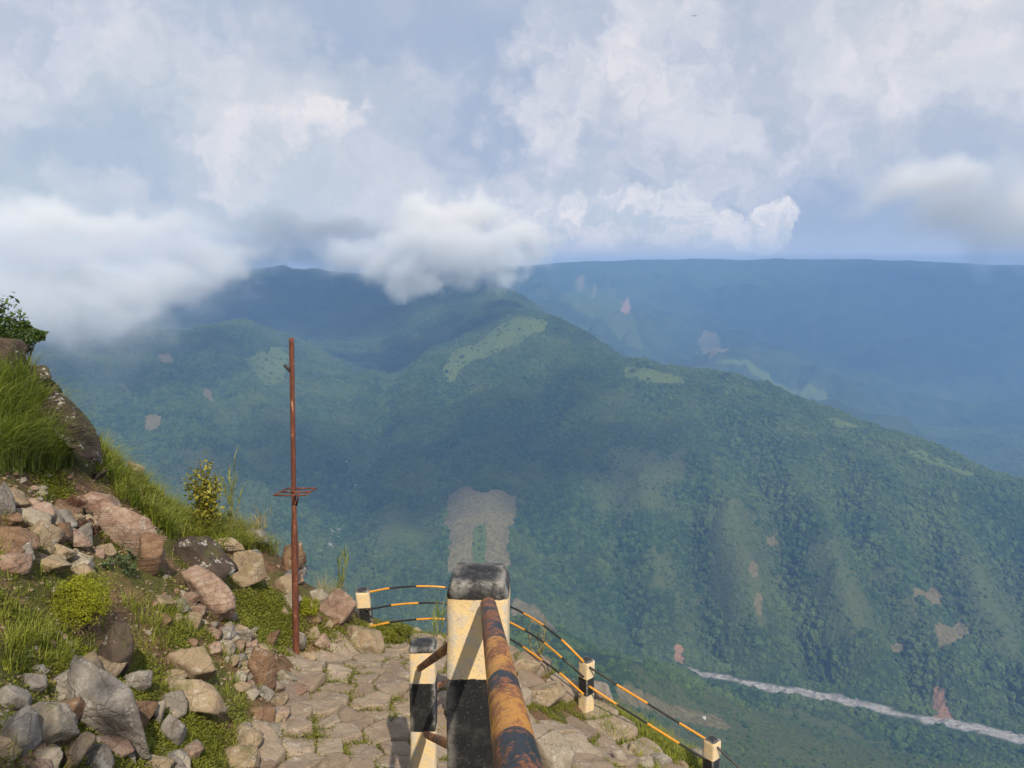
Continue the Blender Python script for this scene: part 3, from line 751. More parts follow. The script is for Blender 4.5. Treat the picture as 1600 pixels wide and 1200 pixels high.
# ------------------------------------------------------------------ paved path
def build_path():
    pts = []
    lo, hi = np.array([-2.6, 2.2]), np.array([3.0, 9.2])
    for _ in range(9000):
        p = lo + RNG.random(2) * (hi - lo)
        if pathmask(np.array([p[0]]), np.array([p[1]]))[0] < .5: continue
        rmin = .22 + .20 * (p[0] > 0) * (p[1] > 5) if p[1] > 3 else .35
        rmin *= .62 + .7 * RNG.random()
        if all((p[0] - q[0]) ** 2 + ((p[1] - q[1]) * .8) ** 2 > rmin ** 2 for q in pts): pts.append(p)
    pts = np.array(pts); nA, nr = 36, 7; V, Fc, o = [], [], 0; T = []
    th = np.linspace(0, 2 * np.pi, nA, endpoint=False); dr = np.stack([np.cos(th), np.sin(th)], 1)
    for i, p in enumerate(pts):
        d = pts - p; L2 = np.hypot(d[:, 0], d[:, 1]); nb = (L2 > 0) & (L2 < 1.3); d = d[nb]; L2 = L2[nb]
        c_ = dr @ d.T; rr = np.where(c_ > 1e-3, (L2 ** 2 / 2) / np.maximum(c_, 1e-3), 9).min(1)
        rr = np.minimum(rr, .36); rr = rr * ((.91 if p[0] < .1 else .85) + .06 * RNG.random()) 
        rr = np.minimum(rr, (np.roll(rr, 1) + np.roll(rr, -1)) / 2 + .02)
        rr = rr * (1 + .10 * pnoise(np.c_[dr * 2.2, np.full(nA, i * 1.7)]) + .035 * pnoise(np.c_[dr * 7, np.full(nA, i * 2.3)]))
        hgt = .028 + .035 * RNG.random(); tl = RNG.normal(0, .085, 2)
        g0 = HN(p[0], p[1])
        ring = [(1.0, -.10), (1.0, .45), (.985, .82), (.955, .97), (.86, 1.0), (.55, 1.0), (.25, 1.0)]
        vs = []
        for k, (fr, hz_) in enumerate(ring):
            xy = p + dr * (rr * fr)[:, None]
            zz = HN(xy[:, 0], xy[:, 1]) * .5 + g0 * .5 + hgt * hz_ + ((xy - p) @ tl)
            if k: zz = zz + .030 * pnoise(np.c_[xy * 5, np.full(nA, i * .9)]) + .010 * pnoise(np.c_[xy * 22, np.full(nA, 3.0)])
            else: zz = zz - .06
            vs.append(np.c_[xy, zz])
        vs.append(np.array([[p[0], p[1], g0 + hgt]])); V.append(np.concatenate(vs))
        k = (np.arange(nr - 1)[:, None] * nA + np.arange(nA)[None]).ravel(); j = (np.arange(nr - 1)[:, None] * nA + (np.arange(nA)[None] + 1) % nA).ravel()
        q = np.stack([k, j, j + nA, k + nA], 1) + o
        last = (nr - 1) * nA; tri = np.stack([last + np.arange(nA), last + (np.arange(nA) + 1) % nA, np.full(nA, nr * nA)], 1) + o
        Fc.append((q, tri)); T.append(np.full(nr * nA + 1, RNG.random())); o += nr * nA + 1
    m, nt, out = material('path_stone')
    oc = nt.new('ShaderNodeTexCoord').outputs['Object']; t = nt.attr('tint', 'Fac')
    n1 = nt.noise(oc, 3, 6, .65, .4); n2 = nt.noise(oc, 14, 6, .7); n3 = nt.noise(oc, 80, 3, .6)
    c = nt.mix(t, (.24, .18, .13), (.38, .305, .225)); c = nt.mix(nt.ramp(n1, .40, .70, 0, .6), c, (.25, .17, .115))
    c = nt.mix(nt.ramp(n2, .5, .68, 0, .6), c, (.19, .14, .105)); c = nt.mix(nt.ramp(nt.noise(oc, 9, 6, .75), .57, .64, 0, .5), c, (.50, .46, .40))
    c = nt.mix(nt.ramp(n3, .35, .8, 0, .35), c, (.08, .06, .045))
    principled(nt, out, c, .85, nt.bump(nt.math('ADD', n2, nt.math('MULTIPLY', n3, .4)), .9, .022), .25)
    o_ = mesh_obj('path', np.concatenate(V), [np.concatenate([a for a, b in Fc]), np.concatenate([b for a, b in Fc])], m, smooth=True, attrs={'tint': np.concatenate(T)})
    tag(o_, kind='structure'); return pts
path_pts = build_path()

# ------------------------------------------------------------------ posts and rails
def band_mat(name, bands, kind='post'):
    """bands: list of heights below the top where the paint changes, starting with black"""
    m, nt, out = material(name)
    oc = nt.new('ShaderNodeTexCoord').outputs['Object']; s = nt.new('ShaderNodeSeparateXYZ'); nt.l.new(oc, s.inputs[0])
    zj = nt.math('ADD', s.outputs[2], nt.math('MULTIPLY', nt.math('SUBTRACT', nt.noise(oc, 40, 3), .5), .008))
    n1 = nt.noise(oc, 22, 6, .7); n2 = nt.noise(oc, 130, 4, .7); n3 = nt.noise(oc, 6, 4, .6)
    cream = nt.mix(nt.ramp(n1, .44, .60), (.74, .54, .27), (.60, .50, .36))
    cream = nt.mix(nt.ramp(n2, .56, .66, 0, .6), cream, (.36, .31, .25))
    cream = nt.mix(nt.ramp(nt.noise(oc, 11, 5, .75), .56, .66, 0, .65), cream, (.52, .48, .42))
    black = nt.mix(nt.ramp(n1, .45, .75), (.012, .012, .013), (.045, .043, .042))
    black = nt.mix(nt.ramp(n2, .60, .70, 0, .55), black, (.24, .22, .20))
    black = nt.mix(nt.ramp(nt.noise(oc, 9, 6, .8), .58, .68, 0, .25), black, (.10, .10, .05))
    sign = None
    for b in bands:
        st = nt.ramp(zj, -b - .0012, -b + .0012, 1, 0)
        sign = st if sign is None else nt.math('ABSOLUTE', nt.math('SUBTRACT', sign, st))
    c = nt.mix(sign, black, cream)
    # worn arrises and cap: bare pale concrete
    gm = nt.new('ShaderNodeNewGeometry').outputs['Pointiness']
    wear = nt.math('MULTIPLY', nt.ramp(gm, .51, .56), nt.ramp(n1, .35, .6))
    c = nt.mix(nt.math('MULTIPLY', wear, .5), c, (.46, .43, .38))
    capz = nt.ramp(s.outputs[2], -.045, -.01)
    c = nt.mix(nt.math('MULTIPLY', capz, nt.ramp(nt.noise(oc, 60, 5, .8), .52, .64, 0, .35)), c, (.22, .21, .20))
    h = nt.math('ADD', nt.math('MULTIPLY', n1, .6), nt.math('MULTIPLY', n2, .5))
    principled(nt, out, c, .6, nt.bump(h, .6, .006), .4)
    return m
def post_mesh(wd, hgt, cap=.02, inset=.011, seed=1, n=9):
    """square concrete post hanging from its top (0) to -hgt, chamfered cap"""
    zs = [-hgt] + list(np.linspace(-hgt + .05, -cap - .01, int(hgt / .04))) + [-cap, -cap * .4, -.0015]
    hw = [wd / 2] * (len(zs) - 2) + [wd / 2 - inset * .75, wd / 2 - inset * 1.4]
    side = np.linspace(-1, 1, n)[:-1]
    ring = np.concatenate([np.c_[side, -np.ones(n - 1)], np.c_[np.ones(n - 1), side], np.c_[-side, np.ones(n - 1)], np.c_[-np.ones(n - 1), -side]])
    ring = ring / (1 + .055 * (np.abs(ring[:, :1] * ring[:, 1:]) ** 8))
    V = [np.c_[ring * h, np.full(len(ring), z)] for z, h in zip(zs, hw)]
    m = len(ring); 
    for s_ in (.66, .33): V.append(np.c_[ring * hw[-1] * s_, np.full(m, 0.0)])
    V.append(np.array([[0, 0, 0.0]])); v = np.concatenate(V); nr = len(zs) + 2
    v = v + (.0022 * np.stack([pnoise(v * 28 + seed), pnoise(v * 28 + seed + 9), pnoise(v * 28 + seed + 19)], 1) + .003 * np.stack([pnoise(v * 7 + seed), pnoise(v * 7 + seed + 5), pnoise(v * 7 + 3 + seed)], 1))
    k = (np.arange(nr - 1)[:, None] * m + np.arange(m)[None]).ravel(); j = (np.arange(nr - 1)[:, None] * m + (np.arange(m)[None] + 1) % m).ravel()
    l = (nr - 1) * m
    return v, [np.stack([k, j, j + m, k + m], 1), np.stack([l + np.arange(m), l + (np.arange(m) + 1) % m, np.full(m, nr * m)], 1)]
def post(parent, top, wd, hgt, mat, rz=0, lean=(0, 0), seed=1, label=None, cap=.02):
    v, f = post_mesh(wd, hgt, cap, .009, seed=seed)
    v = v @ rot_m(lean[0], lean[1], rz).T
    o = mesh_obj('post', v, f, mat, parent, smooth=False, loc=np.array(top) - np.array(parent.location))
    if label: o['label'] = label
    return o
def rail_mat(name, rust, period=.66, duty=.5, phase=0.0, stops=None):
    m, nt, out = material(name)
    uv = nt.new('ShaderNodeTexCoord').outputs['UV']; s = nt.new('ShaderNodeSeparateXYZ'); nt.l.new(uv, s.inputs[0])
    oc = nt.new('ShaderNodeTexCoord').outputs['Object']
    v = s.outputs[1]; vj = nt.math('ADD', v, nt.math('MULTIPLY', nt.math('SUBTRACT', nt.noise(oc, 60, 3), .5), .012))
    yel = nt.mix(nt.noise(oc, 20, 4), (.70, .31, .020), (.52, .21, .015)); blk = (.014, .013, .012)
    if stops:  # big handrail: (v0, v1) yellow stretches
        f_ = None
        for a, b in stops:
            q = nt.math('MULTIPLY', nt.ramp(vj, a - .002, a + .002), nt.ramp(vj, b - .002, b + .002, 1, 0))
            f_ = q if f_ is None else nt.math('MAXIMUM', f_, q)
    else:
        f_ = nt.math('LESS_THAN', nt.math('FRACT', nt.math('MULTIPLY', nt.math('ADD', vj, phase), 1 / period)), duty)
    c = nt.mix(f_, blk, yel)
    nz = nt.noise(nt.vm('MULTIPLY', oc, (1.3, .35, 1.0)), 26, 6, .75); n2 = nt.noise(oc, 120, 4, .7)
    ru = nt.mix(nt.ramp(n2, .35, .65), (.13, .045, .022), (.30, .115, .045))
    rf = nt.ramp(nt.math('ADD', nt.math('MULTIPLY', nz, .8), nt.math('MULTIPLY', n2, .2)), .60 - .18 * rust, .66 - .14 * rust)
    c = nt.mix(nt.math('MULTIPLY', rf, min(1, .5 + rust)), c, ru)
    c = nt.mix(nt.ramp(nt.noise(oc, 45, 5, .7), .60, .64, 0, .8 * min(1, rust)), c, (.035, .026, .024))
    principled(nt, out, c, nt.ramp(rf, 0, 1, .32, .8), nt.bump(nt.math('ADD', nz, n2), .5, .0025), .5)
    return m
def rail(parent, pts, rad, mat, label=None, n=16, step=.02):
    v, f, uv = tube(dens_path(pts, step), rad, n)
    o = child('rail', parent, v, f, mat, smooth=True, uv=uv)
    if label: o['label'] = label
    return o
mt_main = band_mat('banded_paint_large_post', [.040, .246, .574, .87]); mt_small = band_mat('banded_paint_post', [.028, .215, .52, .80])
mt_far = band_mat('banded_paint_fence_post', [.012, .19, .375, .9])
PM_ = P(749, 918, 1.86)
stair = empty('stair_railing', (PM_[0], PM_[1], PM_[2] - 1.4), 'banded black and cream concrete posts with a thick rusty handrail beside the steps', 'railing')
topm = P(749, 894, 1.925) ; topm[1] += .0
post(stair, topm, .152, 1.45, mt_main, R(-1.5), (0, R(.8)), 3, 'large cream post with worn black cap nearest the camera', cap=.034)
ps = P(661, 1004, 4.50)
post(stair, ps, .152, 1.05, mt_small, R(1), (0, R(.4)), 5, 'shorter banded post standing on the cobbles behind the large one')
pt_ = P(713, 985, 6.1)
post(stair, pt_, .15, .85, mt_far, R(3), (0, 0), 6)
J = P(763, 947, 1.80); dv = P(739, 817, 1.0)
big = [J + dv * .02, J - dv * 3.1]
m_big = rail_mat('rusty_handrail_paint', .8, stops=[(.0, .05), (.64, .92), (1.0, 1.18), (1.6, 2.2)])
rail(stair, big, .0193, m_big, 'thick rusty handrail patched orange and black', 28, .02)
m_conn = rail_mat('rusty_rail_paint', 1.0, .8, .4, .2)
rail(stair, [P(656, 1044, 4.38), P(752, 974, 1.98)], .019, m_conn)
rail(stair, [P(666, 1148, 4.38), P(752, 1184, 1.98)], .019, m_conn)
rail(stair, [P(650, 1091, 4.60), P(706, 1060, 6.0)], .019, m_conn)
rail(stair, [P(704, 1030, 6.05), P(752, 1010, 2.0)], .017, m_conn)

pa = P(566, 921, 8.55); pb = P(917, 1030, 8.05); pd = P(1113, 1154, 7.45); pc = P(750, 915, 9.1); pe = P(1300, 1290, 6.9)
fence = empty('terrace_fence', (pb[0], pb[1], pb[2] - .75), 'slim yellow and black rails curving round the terrace edge between short banded posts', 'fence')
post(fence, pa, .150, .70, mt_far, R(8), (R(2), R(-4.5)), 11, 'leaning banded post at the left end of the curved fence')
post(fence, pb, .125, .80, mt_far, R(43), (0, R(.3)), 12, 'banded post set cornerwise in the middle of the fence')
post(fence, pd, .125, .95, mt_far, R(40), (0, 0), 13, 'banded post at the right end of the fence')
post(fence, pc, .14, 1.1, mt_far, R(20), (0, 0), 14)
post(fence, pe, .14, 1.2, mt_far, R(40), (0, 0), 15)
m_rail = [rail_mat('banded_rail_%d' % i, .18, .70, .5, ph) for i, ph in enumerate((.02, .37, .05))]
def curve_px(rows, d0, d1):
    n = len(rows); out_ = []
    for i, (a, b) in enumerate(rows):
        t = i / (n - 1); out_.append(P(a, b, d0 + (d1 - d0) * t + .75 * math.sin(math.pi * min(t * 1.15, 1))))
    return smooth_path(out_, 60)
rail(fence, curve_px([(572, 926), (610, 919), (652, 916), (698, 918), (750, 928), (800, 949), (843, 973), (879, 1001), (912, 1034)], 8.5, 8.0), .0115, m_rail[0])
rail(fence, curve_px([(572, 953), (617, 945), (662, 942), (698, 943), (750, 953), (800, 974), (843, 999), (877, 1027), (912, 1058)], 8.5, 8.0), .0115, m_rail[1])
rail(fence, curve_px([(572, 980), (619, 971), (665, 967), (698, 968), (750, 978), (800, 1000), (843, 1029), (876, 1053), (912, 1085)], 8.5, 8.0), .0115, m_rail[2])
rail(fence, [P(920, 1042, 8.0), P(969, 1073, 7.87), P(1057, 1127, 7.6), P(1108, 1158, 7.45)], .0115, m_rail[1])
rail(fence, [P(920, 1072, 8.0), P(969, 1104, 7.87), P(1057, 1159, 7.6), P(1108, 1190, 7.45)], .0115, m_rail[0])
rail(fence, [P(1118, 1165, 7.42), P(1155, 1199, 7.3), P(1300, 1330, 6.9)], .0115, m_rail[1])

# rusty pole
m_rust, nt, out = material('rusted_steel')
oc = nt.new('ShaderNodeTexCoord').outputs['Object']; n1 = nt.noise(nt.vm('MULTIPLY', oc, (1, 1, .25)), 30, 6, .7); n2 = nt.noise(oc, 160, 3, .6)
c = nt.mix(nt.ramp(n1, .35, .65), (.085, .028, .018), (.19, .062, .032)); c = nt.mix(nt.ramp(n1, .60, .66, 0, .7), c, (.46, .30, .20)); c = nt.mix(nt.ramp(n2, .5, .7, 0, .5), c, (.08, .03, .02))
principled(nt, out, c, .75, nt.bump(n2, .4, .002), .4)
m_dark, nt, out = material('dark_iron'); principled(nt, out, (.035, .025, .022), .6, None, .4)
b0 = spot(463, 1026); dP = b0[1] * CP - b0[2] * SP
pole = empty('rusty_pole', b0, 'tall thin rust red pole with a small frame bracket, standing among rocks', 'pole')
foot = P(463, 1032, dP); topp = P(455.5, 528, dP)
# keep it upright in depth: same distance on the ground plane
def upright(px, py, y):
    k = P(px, py, 1.0); return k * (y / k[1])
yb = foot[1]; tp = upright(455.5, 528, yb); jn_ = upright(459, 815, yb); ft = upright(463, 1034, yb)
u = tp - ft; L_ = np.linalg.norm(u)
path_ = [ft + u * t for t in np.linspace(0, 1, 60)]
rad_ = [.031 if t < .42 else (.028 if t < .45 else .0225) for t in np.linspace(0, 1, 60)]
v, f, uv = tube(path_, rad_, 18); child('shaft', pole, v, f, m_rust, smooth=True)
v, f, uv = tube([upright(456.5, 583, yb), upright(444, 570, yb - .03)], .014, 10); child('peg', pole, v, f, m_dark, smooth=True)
def bars(segs, r):
    V, Fc, o = [], [], 0; F4, F5 = [], []
    for a, b in segs:
        v, f, _ = tube([a, b], r, 4); V.append(v); F4 += [x + o for x in f]; o += len(v)
    return np.concatenate(V), np.concatenate(F4)
zf = upright(459, 767, yb)
sc_ = yb / P(459, 767, 1.0)[1] / F
hx = 24 * sc_; o_ = zf + np.array([.0, -.04, 0])
c1_, c2_, c3_, c4_ = o_ + np.array([-hx, -.10, 0]), o_ + np.array([hx, -.10, 0]), o_ + np.array([hx + .05, .12, 0]), o_ + np.array([-hx + .06, .12, 0])
v, f = bars([(c1_, c2_), (c2_, c3_), (c3_, c4_), (c4_, c1_), (o_ + np.array([.03, -.10, 0]), o_ + np.array([.04, .12, 0])), ((c1_ + c4_) / 2, (c2_ + c3_) / 2)], .0085)
br = child('bracket_frame', pole, v, f, m_rust)
v, f = bars([(o_ + np.array([.06, 0, 0]), zf + np.array([.02, 0, -.14]))], .008); mesh_obj('brace', v - b0, f, m_rust, pole)

# ------------------------------------------------------------------ rocks, one by one
ROCKS = [
 # px, py, w, h, stone, label, tilt, opts
 (158, 790, 92, 78, 'pink', 'pale pink rock with a flat sloping face below the crest grass', 28, dict(deep=.7, level=5)),
 (206, 830, 84, 92, 'pink', 'streaked pink rock continuing down from the pale pink one', 48, dict(dims=(66, 33), deep=.6, level=5)),
 (232, 868, 62, 78, 'brown', 'rusty brown overhanging block at the lower end of the streaked pink rock', 30, dict(deep=.8, level=4, planes=8)),
 (48, 806, 62, 38, 'pale', 'pale flat stone left of the dried brown sprigs', 12, {}),
 (84, 812, 30, 46, 'pale', 'upright pale grey stone touching the pale flat stone on its right', -10, {}),
 (112, 808, 40, 27, 'tan', 'small tan stone lying just under the dried brown sprigs', 8, {}),
 (6, 785, 34, 58, 'grey', 'grey lichen boulder cut by the left edge, above the red-brown boulder', 0, {}),
 (22, 838, 84, 54, 'brown', 'red-brown cracked boulder at the left edge below the grey lichen boulder', 14, {}),
 (88, 858, 58, 34, 'tan', 'tan angular stone between the red-brown boulder and the yellow-green bush', 20, {}),
 (118, 842, 44, 34, 'pink', 'pinkish stone wedged under the long pale rock', 35, {}),
 (76, 880, 74, 32, 'tan', 'low flat tan stone just above the yellow-green bush', 6, {}),
 (22, 866, 28, 20, 'pink', 'small pink stone below the red-brown boulder', 10, {}),
 (65, 772, 18, 12, 'pale', 'tiny pale stone in the soil under the tall grass', 0, {}),
 (18, 812, 30, 20, 'brown', 'small brown stone pressed between two boulders at the left edge', 0, {}),
 (182, 1012, 74, 112, 'dark', 'dark pointed rock with a whitish lichen tip beside the yellow-green bush', 0, dict(sharp=.6, planes=9, point=.62, level=5)),
 (168, 1108, 150, 128, 'grey', 'big slanted grey slab filling the lower left corner', 46, dict(dims=(100, 52), deep=.55, level=5)),
 (216, 1062, 52, 50, 'grey', 'grey angular stone below the dark pointed rock', -35, {}),
 (302, 1040, 76, 58, 'tan', 'smooth tan boulder left of the stone heap', 0, dict(sharp=.8)),
 (306, 1092, 100, 70, 'tan', 'broad tan rock with dark stains below the smooth tan boulder', 25, {}),
 (72, 1140, 104, 84, 'pale', 'pale rounded boulder near the bottom left corner', 0, dict(level=5, sharp=.78)),
 (28, 1150, 62, 74, 'grey', 'grey boulder in the bottom left corner behind the pale rounded one', 0, {}),
 (112, 1180, 44, 64, 'tan', 'tan stone between the pale rounded boulder and the slanted slab', 30, {}),
 (106, 1062, 50, 44, 'grey', 'shaded grey stone above the pale rounded boulder', 10, {}),
 (20, 1092, 54, 42, 'grey', 'shaded grey stone at the left edge above the corner boulder', 0, {}),
 (52, 1066, 40, 30, 'grey', 'small shaded stone in the grass at lower left', 0, {}),
 (272, 1142, 58, 64, 'grey', 'grey block right of the big slanted slab', -24, {}),
 (246, 1118, 20, 44, 'pale', 'thin pale stone standing above the grey block', 5, {}),
 (368, 1184, 74, 40, 'tan', 'tan paving rock at the bottom edge left of the path', 4, {}),
 (150, 1186, 50, 44, 'grey', 'grey stone at the bottom edge under the slanted slab', 0, {}),
 (410, 1048, 46, 82, 'brown', 'upright red-brown slab beside the stone heap', 82, dict(dims=(44, 22), deep=.5, sharp=.62, planes=8)),
 (316, 878, 88, 62, 'dark', 'dark brown boulder spotted with white lichen', 38, dict(dims=(52, 29), deep=.7, planes=9)),
 (324, 924, 84, 74, 'pink', 'slanted pink and grey slab leaning in front of the dark lichen boulder', 46, dict(dims=(54, 28), deep=.6, planes=9)),
 (388, 884, 86, 84, 'tan', 'large tan boulder behind the dark lichen boulder', 30, dict(level=5, deep=.9)),
 (352, 852, 60, 26, 'tan', 'flat top of a tan rock above the dark lichen boulder', 4, {}),
 (398, 840, 42, 28, 'grey', 'grey-brown rock on the crest among dry grass', 0, {}),
 (456, 874, 54, 66, 'brown', 'craggy layered rock on the crest behind the rusty pole', 20, dict(rough=.16, sharp=.7)),
 (446, 914, 34, 28, 'tan', 'small tan rock below the craggy layered rock', 0, {}),
 (456, 938, 32, 26, 'pale', 'pale stone just left of the rusty pole', 10, {}),
 (528, 953, 60, 58, 'pink', 'rounded pinkish boulder with white patches left of the leaning fence post', 0, dict(sharp=.8)),
 (571, 999, 62, 40, 'tan', 'wedge shaped tan rock at the foot of the leaning fence post', 32, dict(dims=(36, 18), sharp=.62, planes=8)),
 (467, 1000, 36, 40, 'grey', 'grey rock behind the foot of the rusty pole', 24, {}),
 (480, 1028, 30, 20, 'tan', 'low tan stone right of the foot of the rusty pole', 8, {}),
 (424, 998, 24, 32, 'brown', 'narrow brown stone above the upright red-brown slab', 34, {}),
 (277, 967, 17, 17, 'tan', 'first of three small stones on the bare soil', 0, dict(level=3)),
 (301, 962, 17, 15, 'tan', 'middle of three small stones on the bare soil', 0, dict(level=3)),
 (317, 971, 20, 10, 'pale', 'flattest of the three small stones on the bare soil', 12, dict(level=3)),
 (231, 989, 14, 13, 'pale', 'small grey-white stone in the grass below the bare soil', 20, dict(level=3)),
 (8, 556, 50, 56, 'dark', 'dark lichen rock under the leafy branch at the left edge', 0, {}),
 (48, 584, 66, 38, 'dark', 'dark jutting rock above the tall grass knoll', -14, dict(planes=9)),
 (78, 606, 44, 50, 'dark', 'dark rock face at the end of the knoll above the long slab', 45, {}),
 (112, 668, 62, 112, 'dark', 'long dark weathered slab with lichen along the edge of the knoll', 58, dict(dims=(66, 20), deep=.9, level=5, pull=.15)),
 (152, 744, 36, 24, 'dark', 'broken dark slab end above the streaked pink rock', -30, {}),
 (212, 731, 28, 32, 'tan', 'tan rock poking out of the crest grass', -30, {}),
 (858, 1176, 78, 72, 'pale', 'whitish rough boulder under the handrail at the bottom edge', 0, dict(level=5, sharp=.78)),
 (932, 1078, 66, 52, 'grey', 'grey rock bulging behind the middle fence post', 28, {}),
 (1090, 1176, 32, 18, 'grey', 'grey stone left of the right end fence post', 8, {}),
 (968, 1184, 24, 28, 'pale', 'pale stone at the bottom edge beside the slope grass', 0, {}),
 (988, 1170, 18, 24, 'tan', 'narrow stone leaning behind the pale stone on the slope', 10, {}),
 (1004, 1192, 34, 24, 'pale', 'broad pale kerb stone at the bottom edge', 0, {}),
 (1034, 1190, 34, 22, 'grey', 'grey kerb stone at the bottom edge under the fence rails', 0, {}),
 (1062, 1196, 26, 18, 'tan', 'last kerb stone before the right end fence post', 0, {}),
 (650, 988, 22, 15, 'tan', 'small rounded stone by the weeds behind the fence post with two rails', 0, {}),
 (686, 1000, 18, 15, 'tan', 'small rounded stone left of the large cream post', 0, {}),
 (583, 1042, 28, 19, 'pale', 'rounded pale stone sitting on the cobbles', 0, dict(sharp=.85)),
 (820, 1044, 52, 30, 'tan', 'tan stone block just right of the large cream post', 6, {}),
 (852, 1086, 66, 44, 'tan', 'large tan block on the terrace right of the handrail', -14, dict(planes=8)),
]
for i, (px, py, w_, h_, k, lab, tl, op) in enumerate(ROCKS):
    rock(px, py, w_, h_, k, lab, 100 + i * 7, tilt=-tl, **op)
# heap of small stones
pile_poly = [(330, 955), (365, 962), (372, 985), (398, 990), (402, 1015), (390, 1030), (398, 1075), (392, 1090), (372, 1075), (352, 1040), (340, 1000), (326, 985)]
pile = zone(46, pile_poly, None, .3)
for i, g0 in enumerate(pile):
    dpt = g0[1] * CP - g0[2] * SP; s_ = RNG.uniform(.028, .062)
    v, f = rock_verts(3, 900 + i, 9, .68, .05); v = v * np.array([s_ * 1.35, s_, s_ * .75]); v = v @ rot_m(RNG.normal(0, .35), RNG.normal(0, .35), RNG.random() * 6.3).T
    o = mesh_obj('stone', v, f, RM[['pale', 'tan', 'pink', 'grey'][i % 4]], smooth=True, loc=g0 + np.array([0, 0, s_ * .5]))
    tag(o, 'small angular stone in the loose heap beside the upright red-brown slab', 'stone', 'small stones of the loose heap')
# rubble between the big rocks
RUB = [([(0, 770), (110, 790), (180, 860), (150, 900), (60, 890), (0, 880)], 26, 'half buried block of rubble among the boulders at the left edge'),
       ([(0, 1040), (130, 1030), (260, 1080), (300, 1200), (0, 1200)], 22, 'shaded angular rubble block between the boulders at lower left'),
       ([(230, 930), (330, 940), (440, 1060), (380, 1110), (330, 1200), (240, 1190), (260, 1040)], 30, 'half buried angular block on the grassy bank left of the path'),
       ([(360, 850), (440, 870), (540, 960), (500, 1010), (440, 980), (400, 930)], 16, 'half buried block around the boulders near the rusty pole'),
       ([(400, 1100), (450, 1050), (480, 1060), (430, 1130), (380, 1190), (340, 1190)], 12, 'low kerb block along the left side of the cobbles')]
_k = 0
for poly, n, lab in RUB:
    for g0 in zone(n, poly, None, .2):
        dpt = g0[1] * CP - g0[2] * SP; s_ = RNG.uniform(.035, .10)
        v, f = rock_verts(4, 3000 + _k, 7, .66, .05); v = v * np.array([s_ * RNG.uniform(1, 1.6), s_ * 1.1, s_ * RNG.uniform(.6, 1)]) * 1.25
        v = v @ rot_m(RNG.normal(0, .3), RNG.normal(0, .3), RNG.random() * 6.3).T
        tag(mesh_obj('rock', v, f, RM[['tan', 'pink', 'grey', 'brown', 'pale', 'tan'][_k % 6]], smooth=True, loc=g0 + np.array([0, 0, -s_ * .12])), lab, 'rock', lab.replace('block', 'blocks')); _k += 1
# scattered cobbles on the slope
lst = [((0, 980), (120, 1060), 'small stone lying in the shaded grass at lower left'), ((240, 900), (330, 960), 'small stone lying on the bare brown soil'), ((20, 740), (120, 790), 'small stone lying in the soil below the tall grass')]
n_ = 0
for (x0, y0), (x1, y1), lab in lst:
    for g0 in zone(16, [(x0, y0), (x1, y0), (x1, y1), (x0, y1)], None, .3):
        s_ = RNG.uniform(.015, .042); v, f = rock_verts(2, 1300 + n_, 9, .68, .04); v = v * np.array([s_ * 1.3, s_, s_ * .7]); v = v @ rot_m(0, 0, RNG.random() * 6.3).T
        tag(mesh_obj('stone', v, f, RM[['tan', 'pink', 'pale', 'grey', 'brown'][n_ % 5]], smooth=True, loc=g0 + np.array([0, 0, s_ * .25])), lab, 'stone', lab.replace('small stone', 'small stones')); n_ += 1
g_ = zone(2600, [(0, 720), (150, 720), (480, 940), (500, 1030), (400, 1200), (0, 1200)])
V, Fc, T, o = [], [], [], 0
for i, g0 in enumerate(g_):
    v, f = ico(1); s_ = RNG.uniform(.004, .016); V.append((v * (1 + .3 * RNG.normal(size=(len(v), 1)))) * np.array([1.3, 1, .6]) * s_ + g0); Fc.append(f + o); o += len(v)
tag(mesh_obj('gravel', np.concatenate(V), np.concatenate(Fc), RM['tan']), kind='stuff')

# ------------------------------------------------------------------ vegetation
def offpath(x, y): return np.clip(1 - pathmask(x, y) * 1.2, 0, 1)
def patchy(sc, thr, z=0.0):
    return lambda x, y: np.clip((f2(x, y, sc, 3, z) - thr) * 6, 0, 1) * offpath(x, y)
P_KNOLL = [(-40, 606), (20, 598), (50, 618), (80, 655), (100, 690), (104, 728), (60, 738), (-40, 742)]
P_CREST = [(140, 690), (200, 730), (290, 795), (400, 838), (432, 862), (335, 862), (262, 842), (205, 795), (150, 750)]
P_RIGHT = [(925, 1100), (955, 1112), (1010, 1140), (1110, 1205), (1110, 1215), (1030, 1190), (960, 1165), (930, 1130)]
P_LIP = [(575, 992), (640, 988), (720, 992), (800, 1012), (850, 1036), (900, 1070), (880, 1078), (800, 1034), (700, 1014), (590, 1012)]
P_SLOPE = [(-20, 700), (130, 720), (260, 850), (440, 930), (540, 950), (600, 985), (640, 1010), (520, 1020), (470, 1040), (400, 1110), (330, 1230), (-20, 1230)]
tag(foliage_obj('tall_grass', [tufts(zone(330, P_KNOLL), 30, .40, (.25, 1.25), .010, .06, 5, .9, -.6)], 'lush'), kind='stuff')
tag(foliage_obj('crest_grass', [tufts(zone(620, P_CREST), 18, .24, (.3, 1.3), .0115, .06, 4, 1.0, -.3)], 'grass'), kind='stuff')
tag(foliage_obj('slope_grass', [tufts(zone(420, P_RIGHT), 16, .15, (.2, 1.2), .009, .04), tufts(zone(200, [(1000, 1150), (1110, 1210), (1110, 1290), (1000, 1230)]), 14, .13, (.2, 1.2), .009)], 'grass'), kind='stuff')
